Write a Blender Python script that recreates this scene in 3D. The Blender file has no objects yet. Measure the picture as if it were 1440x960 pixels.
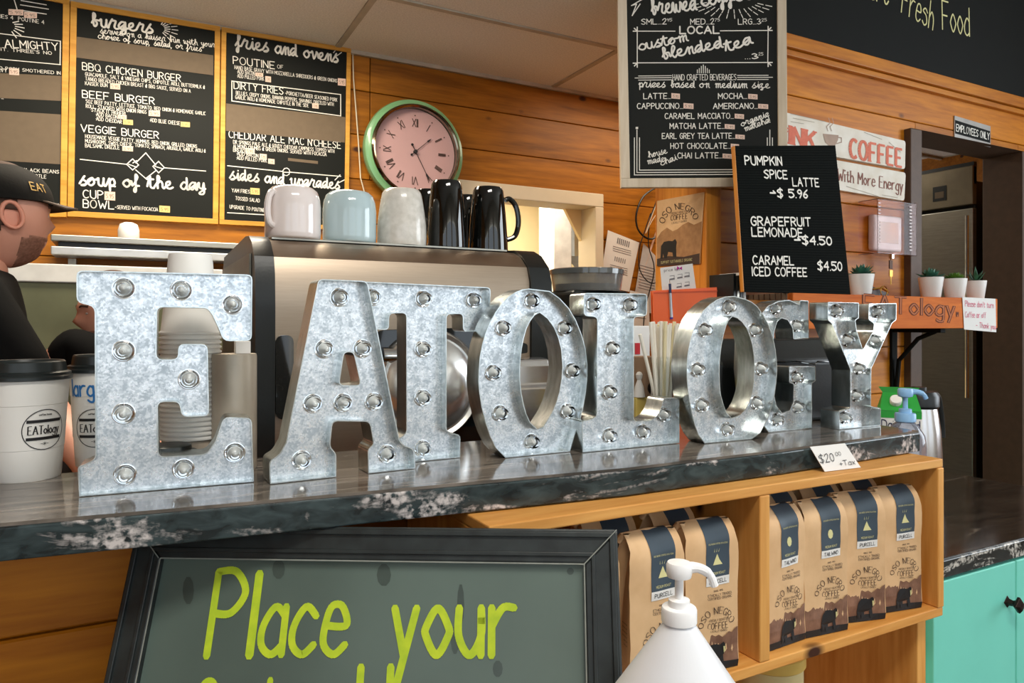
import bpy, math, random
from mathutils import Vector, Matrix
from mathutils.geometry import tessellate_polygon
R = math.radians
rnd = random.Random(7)
sc = bpy.context.scene
COL = sc.collection
# ---------------------------------------------------------------- camera
EYE = 1.28            # camera height; the counter top is 0.21 m below it
F = 1000.0            # focal length in pixels of a 1440 px wide frame
YAW = R(28)
HY = 455.0            # image row of the horizon
cd = bpy.data.cameras.new('camera'); cam = bpy.data.objects.new('camera', cd); COL.objects.link(cam)
cd.sensor_width = 36; cd.lens = 36*F/1440; cd.shift_y = -(480-HY)/1440; cd.clip_start = .02
cam.location = (0, 0, EYE); cam.rotation_euler = (R(90), 0, -YAW)
sc.camera = cam
# ---------------------------------------------------------------- world, lights, exposure
w = bpy.data.worlds.new('world'); sc.world = w; w.use_nodes = True
w.node_tree.nodes['Background'].inputs[0].default_value = (.80, .90, 1, 1)
w.node_tree.nodes['Background'].inputs[1].default_value = 1.2
sc.view_settings.view_transform = 'Standard'; sc.view_settings.look = 'None'
sc.view_settings.exposure = 0.64; sc.view_settings.gamma = 1; sc.view_settings.use_curve_mapping = False
def area(name, loc, rot, sx, sy, power, col):
    l = bpy.data.lights.new(name, 'AREA'); l.shape = 'RECTANGLE'; l.size = sx; l.size_y = sy
    l.energy = power; l.color = col
    o = bpy.data.objects.new(name, l); COL.objects.link(o); o.location = loc; o.rotation_euler = [R(a) for a in rot]
    return o
# daylight through the shop windows behind and beside the camera
for i, x in enumerate((-2.2, .1, 2.4)):
    area('window_daylight', (x, -2.42, 1.75), (90, 0, 180), 1.7, 1.7, 100, (.86, .94, 1))
area('window_daylight', (4.9, -.6, 1.9), (90, 0, 90), 2.2, 1.9, 50, (.88, .95, 1))
# ceiling fixtures on the customer side and in the kitchen
area('ceiling_light', (.3, -.5, 3.12), (0, 0, 0), 1.2, .6, 34, (1, .95, .87))
area('kitchen_light', (.2, 2.3, 2.42), (0, 0, 0), .9, .35, 22, (1, .88, .70))
area('kitchen_light', (2.4, 2.5, 2.42), (0, 0, 0), .9, .35, 7, (1, .86, .66))
area('back_room_light', (1.9, 4.1, 2.38), (0, 0, 0), 1.2, .8, 42, (1, .93, .80))
area('back_corridor_light', (3.3, 3.0, 2.40), (0, 0, 0), .6, .3, 5, (1, .93, .82))
# ---------------------------------------------------------------- pixel helpers (pixel of the 1440x960 photograph -> ray)
SY, CY = math.sin(YAW), math.cos(YAW)
def ray(u, v):
    l = (u-720)/F
    return Vector((SY+l*CY, CY-l*SY, (HY-v)/F))
C0 = Vector((0, 0, EYE))
def at(u, v, X=None, Y=None, Z=None, d=None, pl=None):
    r = ray(u, v)
    if pl: t = (pl[0]-C0).dot(pl[1])/r.dot(pl[1])
    elif Y is not None: t = Y/r.y
    elif X is not None: t = X/r.x
    elif Z is not None: t = (Z-EYE)/r.z
    else: t = d
    return C0+r*t
def depth(p): return p.x*SY+p.y*CY
FWD = Vector((SY, CY, 0))
# ---------------------------------------------------------------- materials
def lin(c):
    return tuple(((x/255)/12.92 if x/255 <= .04045 else ((x/255+.055)/1.055)**2.4) for x in c)+(1,)
MATS = {}
def mat(name, c=(200, 200, 200), rough=.5, metal=0, var=.12, scale=12, bump=0, stretch=(1, 1, 1), trans=0, ior=1.45, coat=0, spec=.5, c2=None, alpha=1, coords='pos', bscale=None, emis=None, estr=1, vor=False, aniso=0):
    if name in MATS: return MATS[name]
    m = bpy.data.materials.new(name); m.use_nodes = True; nt = m.node_tree; N = nt.nodes; L = nt.links
    b = N['Principled BSDF']
    b.inputs['Roughness'].default_value = rough; b.inputs['Metallic'].default_value = metal
    b.inputs['Transmission Weight'].default_value = trans; b.inputs['IOR'].default_value = ior
    b.inputs['Coat Weight'].default_value = coat; b.inputs['Specular IOR Level'].default_value = spec
    b.inputs['Alpha'].default_value = alpha
    col = lin(c); lo = lin(c2) if c2 else tuple(x*(1-var*2) for x in col[:3])+(1,)
    if emis:
        b.inputs['Emission Color'].default_value = lin(emis); b.inputs['Emission Strength'].default_value = estr
    if coords == 'pos': tc = N.new('ShaderNodeNewGeometry').outputs['Position']
    else: tc = N.new('ShaderNodeTexCoord').outputs['Object']
    mp = N.new('ShaderNodeMapping'); mp.inputs['Scale'].default_value = stretch; L.new(tc, mp.inputs[0])
    if vor:
        t = N.new('ShaderNodeTexVoronoi'); t.inputs['Scale'].default_value = scale; L.new(mp.outputs[0], t.inputs[0]); 
        sep = N.new('ShaderNodeSeparateColor'); L.new(t.outputs['Color'], sep.inputs[0])
        t2 = N.new('ShaderNodeTexNoise'); t2.inputs['Scale'].default_value = scale*.18; t2.inputs['Detail'].default_value = 4; L.new(mp.outputs[0], t2.inputs[0])
        mx = N.new('ShaderNodeMath'); mx.operation = 'MULTIPLY_ADD'; L.new(sep.outputs[0], mx.inputs[0]); mx.inputs[1].default_value = .45
        m3 = N.new('ShaderNodeMath'); m3.operation = 'MULTIPLY_ADD'; L.new(t2.outputs[0], m3.inputs[0]); m3.inputs[1].default_value = 1.1; m3.inputs[2].default_value = -.25
        L.new(m3.outputs[0], mx.inputs[2]); fac = mx.outputs[0]
    else:
        t = N.new('ShaderNodeTexNoise'); t.inputs['Scale'].default_value = scale; t.inputs['Detail'].default_value = 5; L.new(mp.outputs[0], t.inputs[0]); fac = t.outputs[0]
    cr = N.new('ShaderNodeValToRGB'); cr.color_ramp.elements[0].position = .3; cr.color_ramp.elements[1].position = .7
    cr.color_ramp.elements[0].color = lo; cr.color_ramp.elements[1].color = col
    L.new(fac, cr.inputs[0]); L.new(cr.outputs[0], b.inputs['Base Color'])
    if bump:
        bn = N.new('ShaderNodeTexNoise'); bn.inputs['Scale'].default_value = bscale or scale*3; bn.inputs['Detail'].default_value = 4; L.new(mp.outputs[0], bn.inputs[0])
        bp = N.new('ShaderNodeBump'); bp.inputs['Strength'].default_value = bump; bp.inputs['Distance'].default_value = .002
        L.new(bn.outputs[0], bp.inputs['Height']); L.new(bp.outputs[0], b.inputs['Normal'])
    if vor:
        rr = N.new('ShaderNodeMapRange'); rr.inputs[3].default_value = rough+.14; rr.inputs[4].default_value = rough-.08
        L.new(fac, rr.inputs[0]); L.new(rr.outputs[0], b.inputs['Roughness'])
    MATS[name] = m
    return m
def wood(name, c, c2, axis='x', rough=.45, knots=True, grain=1.0, kcol=(60, 28, 10), coat=0):
    if name in MATS: return MATS[name]
    m = bpy.data.materials.new(name); m.use_nodes = True; nt = m.node_tree; N = nt.nodes; L = nt.links
    b = N['Principled BSDF']; b.inputs['Roughness'].default_value = rough; b.inputs['Coat Weight'].default_value = coat; b.inputs['Specular IOR Level'].default_value = .3
    g = N.new('ShaderNodeNewGeometry'); oi = N.new('ShaderNodeObjectInfo')
    ad = N.new('ShaderNodeVectorMath'); ad.operation = 'ADD'; L.new(g.outputs['Position'], ad.inputs[0])
    sc_ = N.new('ShaderNodeVectorMath'); sc_.operation = 'SCALE'; cmb = N.new('ShaderNodeCombineXYZ')
    for k in range(3): L.new(oi.outputs['Random'], cmb.inputs[k])
    L.new(cmb.outputs[0], sc_.inputs[0]); sc_.inputs['Scale'].default_value = 7; L.new(sc_.outputs[0], ad.inputs[1])
    mp = N.new('ShaderNodeMapping'); L.new(ad.outputs[0], mp.inputs[0])
    s = [9*grain]*3; s['xyz'.index(axis)] = .8*grain; mp.inputs['Scale'].default_value = s
    n1 = N.new('ShaderNodeTexNoise'); n1.inputs['Scale'].default_value = 1.6; n1.inputs['Detail'].default_value = 3; n1.inputs['Distortion'].default_value = 1.2; L.new(mp.outputs[0], n1.inputs[0])
    n2 = N.new('ShaderNodeTexNoise'); n2.inputs['Scale'].default_value = 11; n2.inputs['Detail'].default_value = 4; L.new(mp.outputs[0], n2.inputs[0])
    mm = N.new('ShaderNodeMath'); mm.operation = 'MULTIPLY_ADD'; mm.inputs[1].default_value = .35; L.new(n2.outputs[0], mm.inputs[0])
    m2 = N.new('ShaderNodeMath'); m2.operation = 'MULTIPLY'; m2.inputs[1].default_value = .7; L.new(n1.outputs[0], m2.inputs[0]); L.new(m2.outputs[0], mm.inputs[2])
    cr = N.new('ShaderNodeValToRGB'); e = cr.color_ramp.elements; e[0].position = .36; e[1].position = .66; e[0].color = lin(c2); e[1].color = lin(c)
    L.new(mm.outputs[0], cr.inputs[0]); out = cr.outputs[0]
    if knots:
        mp2 = N.new('ShaderNodeMapping'); L.new(ad.outputs[0], mp2.inputs[0]); s2 = [6.5]*3; s2['xyz'.index(axis)] = 3.6; mp2.inputs['Scale'].default_value = s2
        v = N.new('ShaderNodeTexVoronoi'); v.inputs['Scale'].default_value = 1; L.new(mp2.outputs[0], v.inputs[0])
        r = N.new('ShaderNodeMapRange'); r.inputs[1].default_value = .05; r.inputs[2].default_value = .105; r.inputs[3].default_value = 1; r.inputs[4].default_value = 0; L.new(v.outputs['Distance'], r.inputs[0])
        mx = N.new('ShaderNodeMix'); mx.data_type = 'RGBA'; L.new(r.outputs[0], mx.inputs[0]); L.new(out, mx.inputs[6]); mx.inputs[7].default_value = lin(kcol); out = mx.outputs[2]
    hs = N.new('ShaderNodeHueSaturation'); mr = N.new('ShaderNodeMapRange'); mr.inputs[3].default_value = .88; mr.inputs[4].default_value = 1.1
    L.new(oi.outputs['Random'], mr.inputs[0]); L.new(mr.outputs[0], hs.inputs['Value']); L.new(out, hs.inputs['Color']); L.new(hs.outputs[0], b.inputs['Base Color'])
    bp = N.new('ShaderNodeBump'); bp.inputs['Strength'].default_value = .12; bp.inputs['Distance'].default_value = .002; L.new(n2.outputs[0], bp.inputs['Height']); L.new(bp.outputs[0], b.inputs['Normal'])
    MATS[name] = m
    return m
def marble(name, base, base2, vein, veinpos, stretch, rough, vscale=3.0, speck=True, loc=(0, 0, 0)):
    m = bpy.data.materials.new(name); m.use_nodes = True; nt = m.node_tree; N = nt.nodes; L = nt.links
    b = N['Principled BSDF']; b.inputs['Roughness'].default_value = rough; b.inputs['Specular IOR Level'].default_value = .6
    g = N.new('ShaderNodeNewGeometry'); mp = N.new('ShaderNodeMapping'); mp.inputs['Scale'].default_value = stretch; mp.inputs['Location'].default_value = loc; L.new(g.outputs['Position'], mp.inputs[0])
    n = N.new('ShaderNodeTexNoise'); n.inputs['Scale'].default_value = 9; n.inputs['Detail'].default_value = 8; n.inputs['Distortion'].default_value = .8; L.new(mp.outputs[0], n.inputs[0])
    c = N.new('ShaderNodeValToRGB'); c.color_ramp.elements[0].position = .35; c.color_ramp.elements[1].position = .68; c.color_ramp.elements[0].color = lin(base); c.color_ramp.elements[1].color = lin(base2); L.new(n.outputs[0], c.inputs[0])
    v = N.new('ShaderNodeTexNoise'); v.inputs['Scale'].default_value = vscale; v.inputs['Detail'].default_value = 9; v.inputs['Roughness'].default_value = .62; v.inputs['Distortion'].default_value = 1.4; L.new(mp.outputs[0], v.inputs[0])
    r = N.new('ShaderNodeMapRange'); r.inputs[1].default_value = veinpos; r.inputs[2].default_value = veinpos+.06; L.new(v.outputs[0], r.inputs[0])
    out = r.outputs[0]
    if speck:
        sp = N.new('ShaderNodeTexNoise'); sp.inputs['Scale'].default_value = 120; sp.inputs['Detail'].default_value = 3; L.new(g.outputs['Position'], sp.inputs[0])
        s2 = N.new('ShaderNodeMapRange'); s2.inputs[1].default_value = .4; s2.inputs[2].default_value = .6; L.new(sp.outputs[0], s2.inputs[0])
        mu = N.new('ShaderNodeMath'); mu.operation = 'MULTIPLY'; L.new(out, mu.inputs[0]); L.new(s2.outputs[0], mu.inputs[1]); out = mu.outputs[0]
    mx = N.new('ShaderNodeMix'); mx.data_type = 'RGBA'; L.new(out, mx.inputs[0]); L.new(c.outputs[0], mx.inputs[6]); mx.inputs[7].default_value = lin(vein); L.new(mx.outputs[2], b.inputs['Base Color'])
    return m
# ---------------------------------------------------------------- mesh helpers
class MB:
    def __init__(s): s.v = []; s.f = []
    def add(s, vs, fs):
        n = len(s.v); s.v += [Vector(p) for p in vs]; s.f += [tuple(i+n for i in f) for f in fs]; return s
    def box(s, x0, x1, y0, y1, z0, z1):
        return s.hexa([(x0, y0, z0), (x1, y0, z0), (x1, y1, z0), (x0, y1, z0)], [(x0, y0, z1), (x1, y0, z1), (x1, y1, z1), (x0, y1, z1)])
    def hexa(s, b, t):
        return s.add(list(b)+list(t), [(3, 2, 1, 0), (4, 5, 6, 7), (0, 1, 5, 4), (1, 2, 6, 5), (2, 3, 7, 6), (3, 0, 4, 7)])
    def lathe(s, prof, c=(0, 0, 0), n=32, sx=1, sy=1, cap=True):
        vs = []; fs = []; c = Vector(c)
        for r, z in prof:
            for k in range(n):
                a = 2*math.pi*k/n; vs.append(c+Vector((r*math.cos(a)*sx, r*math.sin(a)*sy, z)))
        for j in range(len(prof)-1):
            for k in range(n):
                fs.append((j*n+k, j*n+(k+1) % n, (j+1)*n+(k+1) % n, (j+1)*n+k))
        if not cap: return s.add(vs, fs)
        if prof[0][0] > 1e-5: fs.append(tuple(reversed(range(n))))
        if prof[-1][0] > 1e-5: fs.append(tuple(range((len(prof)-1)*n, len(prof)*n)))
        return s.add(vs, fs)
    def tube(s, pts, r, n=8, closed=False, flat=1):
        pts = [Vector(p) for p in pts]; vs = []; fs = []; m = len(pts); prev = None
        for i, p in enumerate(pts):
            if closed: t = pts[(i+1) % m]-pts[i-1]
            else: t = pts[min(i+1, m-1)]-pts[max(i-1, 0)]
            t.normalize()
            if prev is None:
                up = Vector((0, 0, 1)) if abs(t.z) < .9 else Vector((1, 0, 0)); a = t.cross(up).normalized()
            else: a = (prev-t*prev.dot(t)).normalized()
            prev = a; b = t.cross(a); rr = r[i] if isinstance(r, (list, tuple)) else r
            for k in range(n):
                an = 2*math.pi*k/n; vs.append(p+a*rr*math.cos(an)+b*rr*flat*math.sin(an))
        for i in range(m if closed else m-1):
            for k in range(n):
                j = (i+1) % m; fs.append((i*n+k, i*n+(k+1) % n, j*n+(k+1) % n, j*n+k))
        if not closed: fs += [tuple(reversed(range(n))), tuple(range((m-1)*n, m*n))]
        return s.add(vs, fs)
    def slab(s, q, th):
        """quad corners q (3-D, counter-clockwise seen from the camera) given thickness th away from the camera"""
        q = [Vector(p) for p in q]; n = (q[1]-q[0]).cross(q[3]-q[0]).normalized()
        if n.dot(q[0]-C0) < 0: n = -n
        return s.hexa([p+n*th for p in q], q)
    def prism(s, poly, off):
        """planar 3-D polygon extruded by the vector off"""
        poly = [Vector(p) for p in poly]; m = len(poly); tr = tessellate_polygon([poly])
        fs = [tuple(t) for t in tr]+[tuple(i+m for i in reversed(t)) for t in tr]+[(i, (i+1) % m, (i+1) % m+m, i+m) for i in range(m)]
        return s.add(poly+[p+Vector(off) for p in poly], fs)
    def face(s, poly):
        return s.add(poly, [tuple(range(len(poly)))])
    def build(s, name, m, parent=None, smooth=False, bevel=0, solid=0, sub=0, seg=2, ang=35, double=False):
        me = bpy.data.meshes.new(name)
        o = bpy.data.objects.new(name, me); COL.objects.link(o)
        org = Vector((0, 0, 0))
        if parent is not None: o.parent = parent; org = ORG.get(parent.name, org)
        else:
            xs = [v.x for v in s.v]; ys = [v.y for v in s.v]; zs = [v.z for v in s.v]
            org = Vector(((min(xs)+max(xs))/2, (min(ys)+max(ys))/2, min(zs))); o.location = org
        ORG[o.name] = org
        me.from_pydata([v-org for v in s.v], [], s.f); me.materials.append(m)
        import bmesh
        bm = bmesh.new(); bm.from_mesh(me); bmesh.ops.recalc_face_normals(bm, faces=bm.faces); bm.to_mesh(me); bm.free()
        if smooth:
            me.polygons.foreach_set('use_smooth', [True]*len(me.polygons))
            try: me.set_sharp_from_angle(angle=R(ang))
            except Exception: pass
        if solid:
            md = o.modifiers.new('solid', 'SOLIDIFY'); md.thickness = solid; md.offset = 0
        if bevel:
            md = o.modifiers.new('bevel', 'BEVEL'); md.width = bevel; md.segments = seg; md.limit_method = 'ANGLE'; md.angle_limit = R(40); md.harden_normals = False
        if sub:
            md = o.modifiers.new('sub', 'SUBSURF'); md.levels = sub; md.render_levels = sub
        return o
ORG = {}
def tag(o, label=None, cat=None, group=None, kind=None):
    if label: o['label'] = label
    if cat: o['category'] = cat
    if group: o['group'] = group
    if kind: o['kind'] = kind
    return o
def thing(name, label, cat, loc, group=None, rz=0, local=False):
    o = bpy.data.objects.new(name, None); COL.objects.link(o); o.location = loc; o.rotation_euler = (0, 0, rz); o.empty_display_size = .05
    ORG[o.name] = Vector((0, 0, 0)) if local else Vector(loc)
    return tag(o, label, cat, group)
def copy_tree(o, loc=None, rz=None, label=None, group=None, parent=None):
    c = o.copy(); COL.objects.link(c); ORG[c.name] = ORG[o.name].copy()
    if parent: c.parent = parent
    if loc is not None: c.location = loc
    if rz is not None: c.rotation_euler = (0, 0, rz)
    if label: c['label'] = label
    if group: c['group'] = group
    for k in list(o.children): copy_tree(k, parent=c)
    return c
def struct(mb, name, m, parent=None, **k):
    o = mb.build(name, m, parent, **k)
    if parent is None: o['kind'] = 'structure'
    return o
def plane3(a, b, c): return (a, (b-a).cross(c-a).normalized())
# ---------------------------------------------------------------- stroke lettering
DY = {'a': -1, 'b': -2, 'c': -3}
def dec(s):
    out = []
    for st in s.split():
        sm = st[0] == '~'; st = st.lstrip('~')
        out.append((sm, [(int(st[i]), DY.get(st[i+1]) if st[i+1] in DY else int(st[i+1])) for i in range(0, len(st), 2)]))
    return out
PF = {k: dec(v) for k, v in {
'A': '003860 1353', 'B': '0008 ~0838564404 ~0444524000', 'C': '~57381704113051', 'D': '0008 ~08285764512000', 'E': '58080050 0444', 'F': '580800 0444',
'G': '~57381704113051 515434', 'H': '0008 0454 5058', 'I': '0008', 'J': '~48422002', 'K': '0008 5803 2550', 'L': '080050', 'M': '0008336860', 'N': '00085058',
'O': '~381704113051645738', 'P': '0008 ~0838563404', 'Q': '~381704113051645738 4260', 'R': '0008 ~0838563404 2450', 'S': '~57380634523001', 'T': '0868 3038',
'U': '~080220405258', 'V': '083068', 'W': '0820456088', 'X': '0058 0850', 'Y': '083468 3430', 'Z': '08580050',
'0': '~28060220424628', '1': '062820', '2': '~0628484500 0050', '3': '~07284624 ~24522001', '4': '40480353', '5': '580805 ~0535522001', '6': '~48150220422402',
'7': '085810', '8': '~2806244628 ~2402204224', '9': '~4628062446 ~464420', '$': '~57380634523001 3a39', '.': '0000', ',': '100b', '-': '0343', "'": '0806', '+': '0343 2125',
'&': '~51105527483826401305011040', '!': '0802 0000', ':': '0000 0404', '/': '0058', '*': '1414', '~': '~03143344', '>': '0454 365434', '^': '~05274735',
'a': '~442503012041 4540', 'b': '0800 ~042543412001', 'c': '~442503012041', 'd': '~442503012041 4840', 'e': '~0343351503012041', 'f': '~48271510 0535', 'g': '~442503012041 ~454b2c0b',
'h': '0800 ~03254340', 'i': '0500 0707', 'j': '~151b0c 1717', 'k': '0800 4502 1340', 'l': '0800', 'm': '0500 ~03153430 ~33456460', 'n': '0500 ~03254340', 'o': '~25030220424325',
'p': '050c ~042543412001', 'q': '~442503012041 454c', 'r': '0500 ~032545', 's': '~44250433412001', 't': '~27213041 0545', 'u': '~0502204245 4540', 'v': '052045', 'w': '0510335065',
'x': '0045 0540', 'y': '0520 451c', 'z': '05450040'}.items()}
CF = {k: dec(v) for k, v in {
'a': '~4425022043454150', 'b': '~123638282130423454', 'c': '~4425022041', 'd': '~442502204348 4150'.replace(' ', ''), 'e': '~0133351411305 1'.replace(' ', ''),
'f': '~013638282b1c1a3141', 'g': '~4425022043454b2c1b51', 'h': '~0136382820234553 5160'.replace(' ', ''), 'i': '~12252130 2727', 'k': '~01363828202345432341 50'.replace(' ', ''),
'l': '~013638281320 30'.replace(' ', ''), 'm': '~14252023454043656170', 'n': '~142520234541 50'.replace(' ', ''), 'o': '~35140220423534 54'.replace(' ', ''),
'p': '~13252c2345523021 50'.replace(' ', ''), 'r': '~022625453150', 's': '~0136244230 1041'.replace(' ', ''), 't': '~01282140 0646', 'u': '~041511304445 4150'.replace(' ', ''),
'v': '~041520444554', 'w': '~04151120343150646574', 'y': '~0415123145 4b2c1b51'.replace(' ', ''), 'z': '~043511313b1b51', 'x': '~0045 0540'}.items()}
def catmull(p, n=4):
    if len(p) < 3: return p
    closed = p[0] == p[-1]; out = []
    for i in range(len(p)-1):
        p0 = p[i-1] if i > 0 else (p[-2] if closed else p[0]); p1 = p[i]; p2 = p[i+1]
        p3 = p[i+2] if i+2 < len(p) else (p[1] if closed else p[-1])
        for k in range(n):
            t = k/n
            out.append(tuple(.5*((2*p1[a])+(-p0[a]+p2[a])*t+(2*p0[a]-5*p1[a]+4*p2[a]-p3[a])*t*t+(-p0[a]+3*p1[a]-3*p2[a]+p3[a])*t**3) for a in (0, 1)))
    out.append(p[-1]); return out
def layout(text, cursive=False, gap=1.9, n=3):
    """strokes in glyph units (cap height 8), total width"""
    x = 0; S = []; word = []
    def flush():
        nonlocal word
        if word: S.append(catmull(word, n)); word = []
    for ch in text:
        if ch == ' ': flush(); x += 4.5; continue
        g = CF.get(ch) if cursive else None
        if g:
            ps = [p for _, p in g]; w_ = max(a for q in ps[:1] for a, _ in q)
            word += [(a+x, b) for a, b in ps[0]]
            for q in ps[1:]: S.append([(a+x, b) for a, b in q])
            x += w_+.5; continue
        flush()
        g = PF.get(ch) or PF.get(ch.upper())
        w_ = max(a for _, q in g for a, _ in q)
        for sm, q in g:
            q = [(a+x, b) for a, b in q]; S.append(catmull(q, n) if sm else q)
        x += w_+gap
    flush()
    return S, max(x-(0 if cursive else gap), 1)
def ribbons(S, wd, contrast=0, serif=0, caps=True):
    polys = []
    for q in S:
        if len(q) == 2 and q[0] == q[1]:
            q = q[:1]
        for i in range(len(q)-1):
            (x0, y0), (x1, y1) = q[i], q[i+1]; dx, dy = x1-x0, y1-y0; l = math.hypot(dx, dy)
            if l < 1e-6: continue
            ww = wd*(1-contrast+contrast*abs(dy)/l)/2; nx, ny = -dy/l*ww, dx/l*ww
            if contrast: ww2 = max(ww, wd*.12); nx, ny = nx/ww*ww2, ny/ww*ww2
            polys.append([(x0+nx, y0+ny), (x0-nx, y0-ny), (x1-nx, y1-ny), (x1+nx, y1+ny)])
        if caps:
            for (x, y) in (q if not contrast else []):
                polys.append([(x+wd/2*math.cos(a*math.pi/3), y+wd/2*math.sin(a*math.pi/3)) for a in range(6)])
        if len(q) == 1 and contrast: polys.append([(q[0][0]-wd/2, q[0][1]), (q[0][0]+wd/2, q[0][1]), (q[0][0]+wd/2, q[0][1]+wd), (q[0][0]-wd/2, q[0][1]+wd)])
        if serif and len(q) > 1 and q[0] != q[-1]:
            for (a, b) in ((q[0], q[1]), (q[-1], q[-2])):
                if abs(a[1]-b[1]) > abs(a[0]-b[0])*.8:
                    hh = wd*.32; polys.append([(a[0]-serif, a[1]-hh/2), (a[0]+serif, a[1]-hh/2), (a[0]+serif, a[1]+hh/2), (a[0]-serif, a[1]+hh/2)])
    return polys
JI = [0]
def ink(mb, polys, fn):
    for p in polys:
        q = [fn(x, y) for x, y in p]; JI[0] = (JI[0]+1) % 24
        n = (q[1]-q[0]).cross(q[2]-q[0]).normalized()
        if n.dot(q[0]-C0) > 0: n = -n
        mb.face([v+n*JI[0]*7e-6 for v in q])
def wt(mb, text, p0, p1, h, pl, wd=.9, cursive=False, off=.0012, n=3, **k):
    """write text on plane pl, baseline from pixel p0 to pixel p1, cap height h pixels"""
    a = at(*p0, pl=pl); b = at(*p1, pl=pl); S, W = layout(text, cursive, n=n)
    ex = (b-a)/W; nrm = pl[1] if pl[1].dot(C0-a) > 0 else -pl[1]
    ey = nrm.cross(ex).normalized()
    if ey.z < 0: ey = -ey
    ey = ey*(h/8)*depth(a)/F
    r = ex.length/ey.length
    ga = math.sqrt(r); 
    polys = ribbons([[(x*ga, y/ga) for x, y in q] for q in S], wd, **k)
    ink(mb, polys, lambda x, y: a+ex*(x/ga)+ey*(y*ga)+nrm*off)
def ln(mb, pts, pl, wpx, off=.0012):
    """thin painted line through pixels on plane"""
    P = [at(*p, pl=pl) for p in pts]; nrm = pl[1] if pl[1].dot(C0-P[0]) > 0 else -pl[1]; P = [p+nrm*off for p in P]
    for a, b in zip(P, P[1:]):
        JI[0] = (JI[0]+1) % 24; a = a+nrm*JI[0]*7e-6; b = b+nrm*JI[0]*7e-6
        s_ = (b-a).cross(nrm).normalized()*(wpx/2*depth(a)/F); t = (b-a).normalized()*(wpx/2*depth(a)/F)
        mb.face([a-t+s_, a-t-s_, b+t-s_, b+t+s_])
def rect(mb, x0, y0, x1, y1, pl, off=.001, th=.0008, slope=0):
    mb.slab([at(x, y, pl=pl)-pl[1]*(off if pl[1].dot(C0-at(x, y, pl=pl)) < 0 else -off) for x, y in ((x0, y1), (x1, y1+slope), (x1, y0+slope), (x0, y0))], th)
# ================================================================ materials in use
M_pine = wood('pine_planks', (200, 124, 24), (158, 86, 8))
M_pined = wood('pine_wall_dark', (178, 111, 24), (130, 76, 8))
M_frame = wood('pale_pine_frame', (224, 166, 72), (198, 136, 44), knots=False, rough=.5)
M_framez = wood('pale_pine_frame_upright', (236, 184, 84), (214, 154, 54), axis='z', knots=False)
M_post = wood('post_pine', (214, 142, 56), (178, 104, 30), axis='z')
M_crate = wood('crate_pine', (226, 168, 92), (196, 128, 52), rough=.55)
M_cratez = wood('crate_pine_upright', (226, 168, 92), (196, 128, 52), axis='z', rough=.55)
M_cratey = wood('crate_pine_deep', (214, 152, 76), (180, 112, 42), axis='y', rough=.55)
M_birch = wood('whitewashed_frame', (226, 212, 190), (205, 188, 162), axis='z', knots=False)
M_shelf = wood('red_brown_shelf', (214, 118, 44), (184, 88, 28), knots=False, rough=.75)
M_ceil = mat('ceiling_tile', (250, 246, 238), .9, scale=160, var=.10, bump=.3)
M_grid = mat('ceiling_grid', (200, 190, 172), .6)
M_black = mat('black_paint', (10, 13, 10), .7, spec=.2)
M_chalk = mat('chalkboard', (17, 20, 15), .6, scale=5, var=.15, spec=.25)
M_white = mat('white_chalk_ink', (238, 234, 224), .7, var=.02)
M_cream = mat('cream_chalk', (214, 208, 150), .8, var=.05)
M_stick = mat('price_sticker', (238, 206, 188), .7, var=.02)
M_sticky = mat('yellow_price_sticker', (236, 204, 130), .7, var=.02)
M_tape = mat('brown_cover_strip', (108, 92, 72), .7, scale=40, var=.05)
M_galv = mat('galvanised_steel', (236, 240, 243), .30, metal=.93, scale=400, c2=(188, 197, 203), vor=True, coords='pos', bump=.06)
M_galvs = mat('galvanised_band', (222, 228, 228), .26, metal=1, scale=90, c2=(176, 184, 182), stretch=(1, 1, .3))
M_bulb = mat('clear_plastic', (245, 248, 250), .05, trans=1, ior=1.42, var=0)
M_led = mat('led_white', (235, 236, 230), .3, var=0)
M_steel = mat('brushed_steel', (176, 160, 142), .42, metal=1, scale=30, var=.05, stretch=(.6, 1, 22))
M_steel2 = mat('stainless_door', (176, 172, 160), .34, metal=.9, scale=14, var=.08, stretch=(1, 1, 8))
M_chrome = mat('polished_steel', (225, 228, 230), .07, metal=1, var=.02)
M_blackpl = mat('black_plastic', (24, 28, 28), .35, scale=60, var=.1, bump=.1)
M_blackgl = mat('black_glaze', (10, 12, 11), .06, coat=.6, var=.1)
M_paper = mat('white_paper', (232, 230, 226), .8, var=.02)
M_cup = mat('white_paper_cup', (232, 230, 224), .55, var=.015)
M_lid = mat('black_cup_lid', (34, 40, 40), .32, var=.1)
M_kraft = mat('kraft_paper', (226, 188, 142), .62, scale=18, c2=(208, 168, 122), bump=.25, bscale=30)
M_navy = mat('slate_blue_label', (62, 76, 88), .5, var=.04)
M_inkb = mat('dark_brown_ink', (66, 50, 42), .7, var=.05)
M_inkblk = mat('black_ink', (26, 26, 28), .6, var=.05)
M_mount = mat('brown_mountain_print', (142, 104, 82), .7, scale=60, c2=(112, 78, 60))
M_teal = mat('mint_green_paint', (122, 218, 198), .45, var=.02)
M_brown = mat('dark_brown_trim', (86, 64, 48), .55, scale=30, var=.1)
M_brass = mat('brass', (190, 150, 70), .3, metal=1)
M_counter_e = marble('counter_edge_laminate', (18, 28, 30), (56, 70, 72), (200, 192, 188), .525, (3.0, 3, 7), .25, vscale=1.2, loc=(-1.72, 0, 0))
M_counter_t = marble('counter_top_laminate', (66, 62, 58), (128, 118, 108), (150, 142, 132), .60, (.9, 9, 1), .12, vscale=2.0, speck=False)
M_counter2e = marble('lower_counter_edge_laminate', (16, 20, 20), (40, 46, 44), (205, 200, 190), .53, (3, 3, 9), .22, vscale=1.6)
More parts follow.
